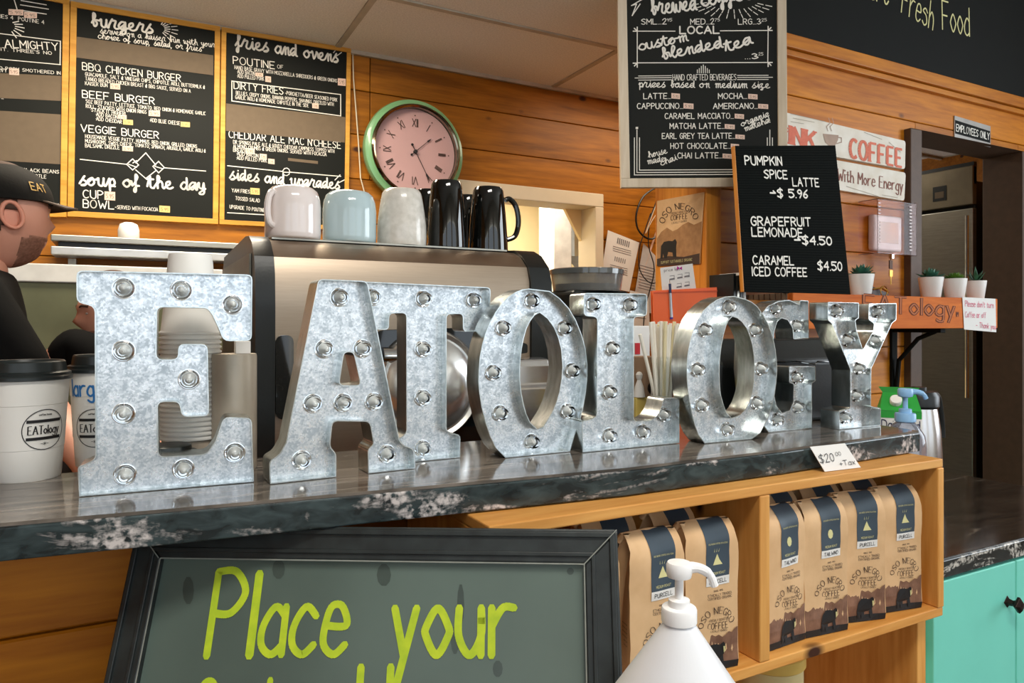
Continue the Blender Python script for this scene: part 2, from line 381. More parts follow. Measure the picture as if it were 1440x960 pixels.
M_counter2t = marble('lower_counter_top_laminate', (30, 24, 20), (58, 50, 42), (110, 100, 88), .62, (.8, 8, 1), .13, vscale=2.0, speck=False)
# ================================================================ setting
CEIL = 2.44; WB = 3.0; WR = 1.86; PX = 1.74
struct(MB().box(-3.6, 5.1, -2.6, 5.2, -.05, 0), 'floor', mat('grey_floor', (120, 112, 102), .5))
# back wall: backing sheet with the serving hatch left open, planks in front of it
OPx0, OPx1 = at(652, 300, Y=WB).x, at(833, 300, Y=WB).x
OPz1 = at(740, 283, Y=WB).z; OPz0 = 1.02
bw = MB()
bw.box(-3.5, OPx0-.004, WB+.02, WB+.12, 0, CEIL).box(OPx1+.004, 2.9, WB+.02, WB+.12, 0, CEIL).box(OPx0-.004, OPx1+.004, WB+.02, WB+.12, OPz1+.004, CEIL).box(OPx0, OPx1, WB+.02, WB+.12, 0, OPz0)
wall_back = struct(bw, 'wall_back', M_pined)
def planks(wall, segs, y0, y1, z0, z1, hgt, m):
    z = z0
    while z < z1-.02:
        zt = min(z+hgt, z1)
        for (xa, xb, za, zb) in segs(z, zt):
            MB().box(xa, xb, y0, y1, za+.0015, zb-.0015).build('plank', m, wall, bevel=.0025, seg=1)
        z = zt
def bsegs(z, zt):
    if zt <= OPz0 or z >= OPz1: return [(-3.5, .9, z, zt), (.903, 2.9, z, zt)]
    a = [(-3.5, OPx0-.004, z, zt), (OPx1+.004, 2.9, z, zt)]
    if z < OPz0: a.append((OPx0, OPx1, z, OPz0))
    if zt > OPz1: a.append((OPx0-.004, OPx1+.004, OPz1+.004, zt))
    return a
planks(wall_back, bsegs, WB, WB+.02, 0, CEIL-.01, .19, M_pined)
# right wall (nearer, with the coffee sign) and its doorway
DX0, DX1 = at(1287, 400, Y=WR).x, 3.70; DZ = at(1300, 188, Y=WR).z
BZ = 2.325
rw = MB(); rw.box(PX+.03, DX0-.002, WR+.02, WR+.13, 0, BZ).box(DX1+.021, 5.0, WR+.02, WR+.13, 0, BZ).box(DX0-.002, DX1+.021, WR+.02, WR+.13, DZ+.002, BZ)
wall_right = struct(rw, 'wall_right', M_pine)
def rsegs(z, zt):
    if z >= DZ: return [(PX+.07, 5.0, z, zt)]
    a = [(PX+.07, DX0, z, zt), (DX1+.021, 5.0, z, zt)]
    if zt > DZ: a.append((DX0, DX1+.021, DZ+.002, zt))
    return a
planks(wall_right, rsegs, WR, WR+.02, .045, BZ-.01, .19, M_pine)
# boxed-in wall end (post)
post = struct(MB().box(PX, PX+.07, WR-.012, WR+.26, 0, BZ), 'trim_1', M_post, bevel=.004)
# bulkhead over the opening: fascia trim below, black chalk panel above
bb = MB().box(-3.5, 5.0, WR+.01, WR+.13, 2.445, 3.2).box(PX+.2, 5.0, WR+.01, WR+.13, 2.32, 2.45)
wall_bulk = struct(bb, 'wall_bulkhead', M_pined)
pl_bulk = (Vector((0, WR-.02, 0)), Vector((0, -1, 0)))
zb = at(1108, 49, pl=pl_bulk).z
struct(MB().box(1.78, 5.0, WR-.02, WR+.01, zb, 3.2), 'wall_chalk_panel', M_black)
t2 = struct(MB().box(1.78, 5.0, WR-.035, WR+.01, zb-.05, zb), 'trim_2', M_pine, bevel=.003)
struct(MB().box(1.78, 5.0, WR-.022, WR, zb-.075, zb-.052), 'trim_3', M_pine, bevel=.003)
chk = MB()
wt(chk, 'Great', (1165, -22), (1249, 7), 42, (Vector((0, WR-.0205, 0)), Vector((0, -1, 0))), wd=.55)
wt(chk, 'Fresh', (1267, 17), (1311, 42), 40, (Vector((0, WR-.0205, 0)), Vector((0, -1, 0))), wd=.6)
wt(chk, 'Food', (1325, 41), (1363, 51), 40, (Vector((0, WR-.0205, 0)), Vector((0, -1, 0))), wd=.6)
o = chk.build('lettering', M_cream, bpy.data.objects['wall_chalk_panel'])
# ceilings
struct(MB().box(-3.5, 5.0, WR+.13, 5.1, CEIL+.02, CEIL+.06), 'ceiling', M_ceil)
cl = bpy.data.objects['ceiling']
GX = [-3.54+1.06*k for k in range(9)]; off = .757-(-3.54+1.06*4); GX = [g+off for g in GX]
GY = [1.99, 2.446, 3.0]
for a, b in zip(GX, GX[1:]):
    for c, d in zip(GY, GY[1:]):
        MB().box(a+.013, b-.013, c+.013, d-.013, CEIL+.004, CEIL+.019).build('tile', M_ceil, cl)
g = MB()
for x in GX: g.box(x-.012, x+.012, 1.99, 3.0, CEIL-.001, CEIL+.012)
for y in GY[1:2]: g.box(-3.5, 3.4, y-.012, y+.012, CEIL-.002, CEIL+.011)
g.build('grid_bar', M_grid, cl)
struct(MB().box(-3.5, 5.0, WB-.016, WB, CEIL-.012, CEIL+.004), 'trim_4', M_grid)
struct(MB().box(-3.5, 5.0, -2.6, WR+.13, 3.2, 3.26), 'ceiling_customer_side', mat('white_ceiling', (205, 200, 190), .9))
# outer walls out of frame, with window openings behind the camera
struct(MB().box(-3.6, -3.5, -2.6, 5.2, 0, 3.26), 'wall_left', M_pined)
wf = MB()
xs = [-3.5, -3.1, -1.3, -.8, 1.0, 1.5, 3.3, 5.0]
for i in range(0, 8, 2): wf.box(xs[i], xs[i+1], -2.6, -2.5, 0, 3.2)
for i in range(1, 6, 2): wf.box(xs[i], xs[i+1], -2.6, -2.5, 0, .85).box(xs[i], xs[i+1], -2.6, -2.5, 2.65, 3.2)
struct(wf, 'wall_front', mat('pale_wall', (186, 176, 160), .8))
struct(MB().box(5.0, 5.1, .6, 5.2, 0, 3.26).box(5.0, 5.1, -2.6, -1.8, 0, 3.26).box(5.0, 5.1, -1.8, .6, 0, .9).box(5.0, 5.1, -1.8, .6, 2.9, 3.26), 'wall_far_right', M_pined)
# room behind the hatch
M_crm = mat('cream_wall_paint', (240, 218, 168), .7, var=.02)
struct(MB().box(-.5, 3.6, 5.0, 5.1, 0, CEIL), 'wall_back_room', M_crm)
struct(MB().box(.55, .62, WB+.12, 5.0, 0, CEIL), 'wall_back_room_left', M_crm)
# hatch casing
hz = MB(); q = [at(640, 251, Y=WB-.03), at(849, 273, Y=WB-.03)]
zo = (q[0].z+q[1].z)/2; xo = q[1].x; xl = OPx0-.09
M_wtrim = mat('off_white_trim', (222, 208, 180), .6, var=.03)
win = struct(MB().box(xl, xo, WB-.03, WB+.13, OPz1, zo), 'window_1', M_wtrim, bevel=.004)
MB().box(OPx1, xo, WB-.03, WB+.13, OPz0, OPz1).build('window_frame', M_wtrim, win, bevel=.004)
MB().box(xl, OPx0, WB-.03, WB+.13, OPz0, OPz1).build('window_frame', M_wtrim, win, bevel=.004)
MB().box(xl, xo, WB-.05, WB+.15, OPz0-.04, OPz0).build('window_sill', M_wtrim, win, bevel=.004)
# corner brace in the hatch, seen at its upper right
MB().prism([(OPx1, WB+.10, OPz1), (OPx1, WB+.10, OPz1-.16), (OPx1-.02, WB+.10, OPz1-.13), (OPx1-.10, WB+.10, OPz1)], (0, .02, 0)).build('corner_brace', M_crm, win)
# contents of the back room: white pillar, extractor, bright window
p0 = at(768, 300, Y=4.2).x; p1 = at(793, 300, Y=4.2).x
struct(MB().box(p0, p1, 4.1, 4.3, 0, CEIL), 'trim_5', mat('white_gloss', (236, 238, 232), .4), bevel=.005)
t = thing('extractor_hood', 'steel extractor hood hanging in the bright room behind the serving hatch', 'hood', (at(805, 330, Y=4.6).x, 4.6, 1.75))
x0, x1 = at(794, 330, Y=4.6).x, at(822, 330, Y=4.6).x
MB().hexa([(x0, 4.4, 1.66), (x1, 4.4, 1.66), (x1, 4.9, 1.66), (x0, 4.9, 1.66)], [(x0, 4.6, 1.80), (x1, 4.6, 1.80), (x1, 4.9, 1.80), (x0, 4.9, 1.80)]).build('canopy', M_steel2, t)
MB().box(x0+.04, x1-.06, 4.65, 4.9, 1.80, CEIL).build('duct', mat('white_duct', (205, 212, 212), .4), t)
MB().box(x0, x0+.10, 4.5, 4.9, .9, 1.66).build('side_panel', mat('olive_grey_panel', (112, 112, 92), .5), t)
wb = struct(MB().box(at(806, 350, Y=4.95).x, at(830, 350, Y=4.95).x, 4.95, 5.0, 1.1, 1.74), 'window_2', mat('bright_pane', (240, 244, 240), .3, emis=(240, 246, 244), estr=1.3))
# doorway casing and jambs
dr = struct(MB().box(at(1281, 300, Y=WR-.03).x, DX0, WR-.03, WR+.15, 0, DZ), 'door_1', M_brown, bevel=.003)
zc = at(1283, 180, Y=WR-.03).z
MB().box(at(1281, 300, Y=WR-.03).x, DX1+.12, WR-.03, WR+.15, DZ, zc).build('door_frame', M_brown, dr, bevel=.003)
MB().box(DX1, DX1+.02, WR-.03, WR+.15, 0, DZ).build('door_frame', M_brown, dr, bevel=.003)
MB().box(DX1+.02, DX1+.12, WR-.03, WR+.02, 0, DZ).build('door_frame', mat('brown_casing', (112, 84, 62), .5), dr, bevel=.003)
# dark store room behind the doorway
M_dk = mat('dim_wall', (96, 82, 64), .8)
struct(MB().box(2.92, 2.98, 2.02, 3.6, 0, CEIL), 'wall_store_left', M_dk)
# ================================================================ raised counter ledge
CT = EYE-.21; TH = .040
fr = [at(-260, 757, Z=CT), at(0, 736.5, Z=CT), at(240, 716, Z=CT), at(560, 687.5, Z=CT), at(880, 658.5, Z=CT), at(1100, 632.5, Z=CT), at(1294, 605.6, Z=CT)]
bk = [Vector((1.375, 1.13, CT)), Vector((-.75, 1.205, CT))]
top = [p.copy() for p in fr]+bk
led = thing('counter_ledge', 'long dark marbled counter ledge on which the metal letters stand', 'counter', (.4, 1.0, CT-TH))
mb = MB().prism([p+Vector((0, .004 if i < 7 else -.003, 0)) for i, p in enumerate(top)], (0, 0, -.004)); mb.build('top', M_counter_t, led)
mb = MB().prism([p-Vector((0, 0, .0042)) for p in top], (0, 0, -TH+.0042)); mb.build('edge', M_counter_e, led, bevel=.002, seg=2)
# bar front below the ledge: planks
PY = 1.10
bar = struct(MB().box(-1.6, 1.29, PY+.02, PY+.06, 0, CT-TH-.001), 'wall_counter_front', M_pine)
z = 0.0
for hgt in (.19,)*4+(.118, .148):
    zt = min(z+hgt, CT-TH-.002)
    MB().box(-1.6, 1.285, PY, PY+.02, z+.0015, zt-.0015).build('plank', M_pine, bar, bevel=.003, seg=1)
    z = zt
# working counter behind the ledge (staff side)
wk = thing('back_counter', 'low dark work counter behind the ledge carrying the espresso machine', 'counter', (.6, 1.6, .0))
MB().box(.12, 1.285, 1.215, 1.98, .86, .90).build('worktop', M_counter2t, wk)
MB().box(.14, 1.28, 1.24, 1.95, 0, .86).build('base', M_pined, wk)
# lower counter at the right with teal cabinet
C2Z = .815; CY0 = .86
e0, e1 = at(1440, 750, Z=C2Z), at(1440, 681, Z=C2Z); e2 = at(1330, 665, Z=C2Z)
xr = e2.x
lc = thing('lower_counter', 'lower dark marbled counter to the right of the wooden crates', 'counter', (1.8, 1.1, C2Z-.035))
MB().box(1.345, xr+.02, CY0-.015, WR-.03, C2Z-.003, C2Z).build('top', M_counter2t, lc)
MB().box(1.34, xr+.025, CY0-.02, WR-.03, C2Z-.038, C2Z-.0032).build('edge', M_counter2e, lc, bevel=.002)
cab = thing('teal_cabinet', 'mint green painted cabinet under the lower marbled counter', 'cabinet', (1.8, 1.2, 0))
MB().box(1.345, xr, CY0, WR-.04, 0, C2Z-.039).build('body', M_teal, cab, bevel=.002)
dx0 = at(1313, 900, Y=CY0-.018).x; dx1 = at(1429, 900, Y=CY0-.018).x
d1 = MB().box(dx0, dx1-.002, CY0-.018, CY0-.001, .10, C2Z-.045).build('door', M_teal, cab, bevel=.002)
d2 = MB().box(dx1+.002, dx1+.42, CY0-.018, CY0-.001, .10, C2Z-.045).build('door', M_teal, cab, bevel=.002)
kp = at(1418, 853, Y=CY0-.035)
kb = MB(); 
M_bronze = mat('oil_rubbed_bronze', (44, 32, 28), .35, metal=.7)
prof = [(.014, 0), (.008, .004), (.0065, .012), (.009, .017), (.017, .020), (.0175, .025), (.010, .030), (0, .031)]
vs = MB().lathe(prof, n=4)
kb.add([Vector((dx1-.035+v.x, CY0-.018-v.z, kp.z+v.y)) for v in vs.v], vs.f)
kb.build('knob', M_bronze, d1, bevel=.001)
# ================================================================ marquee letters
def local_plane(b0, b1, yaw=None):
    a = at(*b0, Z=CT); b = at(*b1, Z=CT); d = (b-a); d.z = 0; d.normalize()
    if yaw is not None:
        m = (a+b)/2; d = Vector((math.cos(R(yaw)), math.sin(R(yaw)), 0)); a = m-d*(b-a).length/2
    return a, d, Vector((d.y, -d.x, 0))          # origin, right, normal towards the viewer
def round_poly(P, r, n=3):
    out = []; m = len(P)
    for i, p in enumerate(P):
        a = P[i-1]; b = P[(i+1) % m]; u = Vector(a)-Vector(p); v = Vector(b)-Vector(p); p = Vector(p)
        if r <= 0 or u.length < 1e-6 or v.length < 1e-6 or u.angle(v) > R(160): out.append(p); continue
        t = min(r, u.length*.45, v.length*.45); A = p+u.normalized()*t; B = p+v.normalized()*t
        for k in range(n+1):
            s = k/n; out.append(A*(1-s)**2+p*2*s*(1-s)+B*s*s)
    return out
def inset(P, d):
    """move every vertex of a closed 2-D polygon inwards by d"""
    m = len(P); ar = sum(P[i-1].x*P[i].y-P[i].x*P[i-1].y for i in range(m)); s = 1 if ar > 0 else -1; out = []
    for i in range(m):
        a = (P[i]-P[i-1]).normalized(); b = (P[(i+1) % m]-P[i]).normalized()
        na = Vector((-a.y, a.x))*s; nb = Vector((-b.y, b.x))*s; n = (na+nb)
        if n.length < 1e-4: n = na
        n.normalize(); out.append(P[i]+n*d/max(n.dot(na), .5))
    return out
bulb_mesh = {}
def marquee(label, b0, b1, outer, holes, bulbs, D=.044, rec=.020, rr=.007, yaw=None, group='galvanised marquee letters on the counter ledge', feet=()):
    o, ex, nr = local_plane(b0, b1, yaw)
    pl = (o, nr)
    def to2(p):
        q = at(*p, pl=pl)-o; return Vector((q.dot(ex), q.z))
    def to3(p, y): return o+ex*p.x+Vector((0, 0, p.y))-nr*y
    loops = [round_poly([to2(p) for p in outer], rr)]+[round_poly([to2(p) for p in h], rr) for h in holes]
    lo = min(p.y for p in loops[0])
    loops = [[Vector((p.x, .0008 if p.y < .0105 else p.y)) for p in L] for L in loops]
    root = thing('marquee_letter', label, 'letter', to3(Vector(((loops[0][0].x+loops[0][len(loops[0])//2].x)/2, 0)), D/2), group)
    for i, L in enumerate(loops):
        mb = MB(); m = len(L); T = .0014
        L2 = inset(L, T if i == 0 else -T)
        ring = [[to3(p, y) for p in LL] for LL, y in ((L, 0), (L, D), (L2, D), (L2, 0))]
        vs = sum(ring, []); fs = [(r*m+k, r*m+(k+1) % m, ((r+1) % 4)*m+(k+1) % m, ((r+1) % 4)*m+k) for r in range(4) for k in range(m)]
        mb.add(vs, fs); mb.build('side_band', M_galvs, root, smooth=True, ang=30)
    # face plate recessed inside the bands, and the back plate
    for nm, y, t in (('face_plate', rec, .001), ('back_plate', D-.002, .001)):
        LL = [inset(L, .0012 if i == 0 else -.0012) for i, L in enumerate(loops)]
        tri = tessellate_polygon([[Vector((p.x, p.y, 0)) for p in L] for L in LL]); pts = sum(LL, []); n = len(pts)
        mb = MB().add([to3(p, y) for p in pts]+[to3(p, y+t) for p in pts], [tuple(f) for f in tri]+[tuple(i+n for i in reversed(f)) for f in tri])
        mb.build(nm, M_galv, root)
    # clear plastic bulbs
    for b in bulbs:
        c = to2(b); 
        # the bulb sits on the recessed plate: project through the plate's own plane
        q = at(*b, pl=(o-nr*rec, nr)); c = Vector(((q-o).dot(ex), (q-o).z))
        if 'm' not in bulb_mesh:
            mb = MB(); N = 20
            mb.lathe([(.0125, 0), (.0125, .003), (.0095, .0045), (.0105, .010), (.0092, .015), (.0055, .0185), (0, .0195)], n=N)
            g = mb.build('bulb', M_bulb, None, smooth=True, ang=25); g.location = (0, 0, 0)
            ml = MB().lathe([(.0135, 0), (.0135, .0012), (.0118, .0014)], n=N); hl = ml.build('collar', M_chrome, None, smooth=True)
            fl = MB().lathe([(.0045, 0), (.004, .008), (.0022, .0125), (0, .0135)], n=12).build('filament', M_led, None, smooth=True)
            bulb_mesh['m'] = (g.data, hl.data, fl.data)
            for x in (g, hl, fl): bpy.data.objects.remove(x)
        M = Matrix((( ex.x, 0, nr.x), (ex.y, 0, nr.y), (0, 1, 0))).to_4x4() if False else None
        rot = Matrix((ex, Vector((0, 0, 1)), nr)).transposed()
        if rot.determinant() < 0: rot = Matrix((-ex, Vector((0, 0, 1)), nr)).transposed()
        par = bpy.data.objects.new('bulb', bulb_mesh['m'][0]); COL.objects.link(par); par.parent = root
        par.location = to3(c, rec-.0002)-ORG[root.name]; par.rotation_euler = rot.to_euler(); par['label'] = 'clear ribbed plastic bulb'
        for nm, k in (('collar', 1), ('filament', 2)):
            s = bpy.data.objects.new(nm, bulb_mesh['m'][k]); COL.objects.link(s); s.parent = par
    return root
marquee('galvanised steel marquee letter E, first letter of the row beside the paper cups', (112, 697), (357, 680),
 [(107.5, 380), (355, 386), (354, 479), (314.6, 479.5), (307, 460), (299, 443), (291.7, 433), (221, 431.5), (220, 505), (250, 505.5), (251, 483.5), (292, 484), (294, 585), (255.5, 586), (252, 564.6), (221.8, 565), (223, 642), (290, 638.5), (303, 620), (314.6, 586), (354, 587.5), (357.3, 680), (111.7, 697), (109, 656), (120, 652), (134, 645), (133, 431), (107.5, 425)], [],
 [(174, 405), (255, 408), (327, 428), (174, 493), (266, 533), (174, 581), (176, 667), (258, 659), (330, 636)], D=.046, rec=.011, yaw=-4)
marquee('galvanised steel marquee letter A with small wedge opening, beside the letter E', (379.4, 677.4), (584.5, 662.8),
 [(447.8, 392), (516.6, 395), (561.8, 618.6), (568, 626), (582.8, 631), (584.5, 662.8), (518.2, 667.5), (517, 631), (525.3, 624.4), (519.9, 592.8), (468, 592), (464, 628), (473, 637), (473, 670.8), (379.4, 677.4), (378.4, 647), (392, 640), (402, 622)],
 [[(484, 495), (497, 495), (507.5, 541.5), (477, 541.5)]],
 [(477, 418), (455.6, 490.5), (509, 490), (439.5, 567), (482, 566), (525, 564.5), (423.6, 646.5), (543, 637.5)], D=.044, yaw=2)
marquee('galvanised steel marquee letter T standing partly behind the letter A', (552, 652), (646.8, 644.5),
 [(508, 395.5), (690, 404), (689, 466), (651, 466), (651, 441), (628, 441.5), (628, 605), (635, 609), (647.5, 611), (646.8, 648.4), (552, 655.5), (552, 618), (564, 615), (571.5, 608), (571.5, 440), (547.5, 440.5), (547, 464), (508, 462)], [],
 [(523, 418), (595, 420), (665, 422), (594, 490.5), (594, 559), (593.5, 630)], yaw=0)
marquee('galvanised steel marquee letter O between the letters T and L', (711, 643.3), (791, 637.3),
 [(744, 405.6), (773, 409), (787, 419), (800, 433), (810, 450), (818, 470), (823.5, 490), (826, 512), (826, 532), (824, 551), (820.5, 572), (815, 593.5), (808, 613), (801.6, 626.7), (791, 638), (711, 644), (697.4, 629.7), (689, 613), (682.3, 593.5), (677, 572), (673.8, 551), (672.6, 536), (673.2, 521), (674.6, 502), (677.8, 484.8), (682.5, 469), (688.3, 454.6), (696, 440), (705, 427.4), (714, 417.6), (724.6, 410.8), (734, 407)],
 [[(759, 439.5), (770, 448), (779, 460.6), (785, 475), (789, 491), (791, 515), (789.5, 533), (786.5, 551), (782, 566), (776, 580), (763.8, 599.5), (756, 603), (745.7, 593.5), (740, 581), (736, 566), (733, 550), (731.5, 533), (731.4, 519), (732, 506), (733.8, 490), (736.6, 475.7), (740.5, 462), (745.7, 451.5), (752, 443)]],
 [(745.7, 423), (706, 461), (791.6, 461.5), (692, 523.5), (802.5, 520.7), (702, 580.5), (796, 577.5), (746, 620.4)], rr=0, yaw=0)
marquee('galvanised steel marquee letter L between the two letters O', (819.7, 635), (955.6, 625),
 [(820.6, 411.7), (910.3, 412.9), (909.7, 444), (891.3, 445.5), (891.4, 592), (915.4, 590.7), (922, 586), (927.5, 578.7), (930.5, 570), (933, 559), (955.9, 559), (955.6, 625), (819.7, 635), (818, 591), (828, 590), (839, 586), (840, 445.8), (821, 444)], [],
 [(831.8, 428), (883.5, 429), (859, 490), (855, 551), (855, 612), (902, 606.5), (931.5, 582.6)], yaw=-1)
marquee('galvanised steel marquee letter O between the letters L and G', (991, 623), (1057.4, 619),
 [(1033, 416), (1046.8, 419.8), (1057, 424), (1065, 430.4), (1074, 443), (1081.6, 457.6), (1087, 474), (1090.6, 490.8), (1092.4, 506), (1093, 521), (1091.5, 540), (1089, 557), (1085, 573), (1080, 587.4), (1069.5, 608.6), (1057.4, 619), (991, 623), (982, 611.6), (977, 598), (972.9, 581.4), (969.2, 563), (966.8, 545), (965.6, 530), (965.3, 515), (966.8, 498), (969.8, 481.7), (974.5, 465), (980.4, 450), (988.5, 437), (998.5, 427.4), (1008, 421), (1019.7, 417)],
 [[(1030, 445), (1037, 447.5), (1043.8, 453), (1050, 462), (1054.4, 472.7), (1058, 487), (1060.4, 503), (1060.6, 521), (1059.5, 539), (1057, 553), (1052.9, 566), (1047.5, 576), (1040.8, 583), (1028.7, 587.4), (1021, 578.4), (1017, 567), (1013.6, 554), (1012.3, 541), (1012, 527), (1012, 514), (1013, 500), (1015, 484), (1018, 469.7), (1021, 459), (1024, 451.5)]],
 [(1022.7, 431.6), (989, 464), (1059.5, 464), (979, 519.5), (1068, 518), (985, 569), (1062.5, 566), (1020.6, 603)], rr=0, yaw=-3, D=.042)
marquee('galvanised steel marquee letter G standing between the letters O and Y', (1077, 609), (1142, 602.5),
 [(1124.6, 428), (1124.6, 422), (1137, 422.5), (1137.5, 476), (1115.6, 476.7), (1114.6, 461.7), (1108, 450), (1099, 447), (1093, 452), (1089, 466), (1086.5, 490), (1086, 520), (1087.5, 548), (1091.7, 570), (1100, 580.4), (1110.4, 577), (1115.6, 565), (1116, 539.8), (1109.8, 537.7), (1110, 514.8), (1146.9, 514.8), (1147.3, 535.6), (1141.7, 538.7), (1142, 602), (1135.4, 602), (1130, 596), (1123, 602), (1112, 608), (1097, 609.2), (1082, 606), (1068, 590), (1060, 562), (1056, 520), (1058, 475), (1066, 446), (1080, 430), (1095, 423), (1110, 421.5)], [],
 [(1088.5, 433.4), (1118, 458), (1118, 530.7), (1119.6, 571.7), (1091, 589.6)], rr=.003)
marquee('galvanised steel marquee letter Y at the far end of the ledge beside the pump bottle', (1180, 604.4), (1238.6, 598.7),
 [(1164, 424.4), (1208, 425.5), (1207.6, 447.3), (1203, 450), (1205, 465.7), (1213.4, 491), (1228, 465.7), (1229, 455), (1221.4, 449), (1221.9, 426.7), (1260.8, 426.2), (1260.4, 450), (1254.7, 454), (1225.3, 518.4), (1224.8, 571), (1238.6, 573.4), (1238.6, 598.7), (1180, 604.4), (1180, 578), (1195.7, 573.4), (1195.7, 519.6), (1169.8, 455), (1164, 450)], [],
 [(1174.6, 437), (1231, 438), (1188.8, 478), (1227.4, 478), (1205.4, 518), (1201.8, 555.7), (1185.8, 586.8)], rr=.003)
# ================================================================ boards and signs
def board(name, label, cat, pts, pls, th, bw, m_frame, m_panel, group=None, inner=None, frame_name='frame'):
    """framed board from its four outer corner pixels (bl, br, tr, tl)"""
    q = [at(*p, pl=pls) if not isinstance(p, Vector) else p for p in pts]; n = pls[1] if pls[1].dot(C0-q[0]) > 0 else -pls[1]
    root = thing(name, label, cat, (q[0]+q[1])/2-n*th/2, group)
    U = (q[1]-q[0]).length; V = (q[3]-q[0]).length; a, b = bw/U, bw/V
    def P(u, v): return (q[0]*(1-u)+q[1]*u)*(1-v)+(q[3]*(1-u)+q[2]*u)*v
    for (u0, u1, v0, v1) in ((0, 1, 0, b), (0, 1, 1-b, 1), (0, a, b, 1-b), (1-a, 1, b, 1-b)):
        e = .0003
        MB().slab([P(u0, v0), P(u1, v0), P(u1, v1), P(u0, v1)], th).build(frame_name, m_frame, root, bevel=.0015)
    MB().slab([x-n*.006 for x in (P(a*.9, b*.9), P(1-a*.9, b*.9), P(1-a*.9, 1-b*.9), P(a*.9, 1-b*.9))], th-.008).build('panel', m_panel, root)
    return root, n
BT = .022
plm = (Vector((0, WB-BT, 0)), Vector((0, -1, 0)))
pli = (Vector((0, WB-BT+.006, 0)), Vector((0, -1, 0)))
ztop = [at(102, 1, pl=plm).z, at(300, 35, pl=plm).z]
mg = 'chalk menu boards on the back wall'
m1, _ = board('menu_board', 'leftmost framed chalk menu board, cut off by the photo edge and partly behind the barista', 'menu board',
    [(-150, 302), (93.5, 305), (98, -1), (-150, -52)], plm, BT, .020, M_frame, M_chalk, mg)
m2, _ = board('menu_board', 'framed chalk menu board headed burgers, with soup of the day below', 'menu board', [(94.5, 304), (307, 315), (310, 37), (99, 1)], plm, BT, .020, M_frame, M_chalk, mg)
m3, _ = board('menu_board', 'framed chalk menu board headed fries and ovens, nearest the clock', 'menu board', [(308.5, 315), (490, 324), (494, 68), (311.5, 37.5)], plm, BT, .018, M_frame, M_chalk, mg)
def stickers(root, L, pl, m=M_stick):
    for (x0, y0, x1, y1) in L:
        mb = MB(); rect(mb, x0, y0, x1, y1-1, pl, off=.0018, slope=1); mb.build('price_sticker', m, root)
        mb = MB(); h = (y1-y0)*.55
        wt(mb, '5.95', (x0+2, y0+(y1-y0)*.72), (x1-2, y0+(y1-y0)*.72+1), h*.8, pl, wd=.8, off=.0026, n=1); mb.build('price', M_tape, root)
I1 = MB()
wt(I1, 'THREE CHEESE ALMIGHTY', (-125, 58), (82, 71), 11, pli, wd=1)
wt(I1, 'GREEN PAN A BIT. THREE\'S NO', (-80, 65), (73, 77), 4.5, pli, wd=1, n=1)
wt(I1, 'SLOW ROASTED PORK SMOTHERED IN', (-60, 93), (85, 105), 4.5, pli, wd=1, n=1)
wt(I1, 'GRAVY', (-12, 100), (10, 102), 5, pli, wd=1, n=1)
wt(I1, 'BEANS, CHEESE, CORN, BLACK BEANS', (-60, 236), (83, 244), 5, pli, wd=1, n=1)
wt(I1, 'CHIPOTLE', (37, 249), (65, 251), 5, pli, wd=1, n=1)
wt(I1, 'FRIES 4  POUTINE 4', (-8, 24), (62, 34), 5, pli, wd=1, n=1)
wt(I1, '6', (76, 292), (82, 292.5), 6, pli, wd=1)
wt(I1, '- -', (-6, 140), (5, 141), 5, pli, wd=1, n=1)
for L in ([(-90, 36), (85, 58)], [(-90, 75), (85, 91)], [(85, 58), (84.5, 91)], [(30, 1), (65, 7)], [(29, 7), (68, 13)], [(24, 14), (65, 20)], [(20, 0), (24, 13)]): ln(I1, L, pli, 1.2)
for a in range(-60, 70, 22):
    ln(I1, [(12+10*math.cos(R(a)), 38-8*math.sin(R(a))), (12+22*math.cos(R(a)), 38+3-14*math.sin(R(a)))], pli, 1.3)
I1.build('lettering', M_white, m1)
t1 = MB(); rect(t1, -60, 100, 88, 135, pli, slope=7); rect(t1, -60, 152, 86, 222, pli, slope=9); t1.build('cover_strip', M_tape, m1)
stickers(m1, [(13, 96, 27, 106), (12, 13, 33, 22), (34, 17, 52, 26)], pli)
I2 = MB()
wt(I2, 'burgers', (127, 36), (216, 47), 17, pli, wd=1.25, cursive=True)
wt(I2, 'served on a kaiser bun with your', (141, 46.5), (303, 67), 8, pli, wd=1, cursive=True, n=2)
wt(I2, 'choice of soup, salad, or fries', (138, 54), (284, 72.5), 8, pli, wd=1, cursive=True, n=2)
for a in range(-50, 75, 17):
    c, s = math.cos(R(a)), math.sin(R(a)); ln(I2, [(224+8*c, 41-7*s), (224+15*c, 41.5-12*s)], pli, 1.2); ln(I2, [(224+18*c, 42-14*s), (224+26*c, 43-19*s)], pli, 1.1)
wt(I2, 'BBQ CHICKEN BURGER', (116, 98), (254, 115), 10, pli, wd=.95)
wt(I2, 'BEEF BURGER', (116, 137), (217, 147), 10, pli, wd=.95)
wt(I2, 'VEGGIE BURGER', (114, 185), (223, 195), 10, pli, wd=.95)
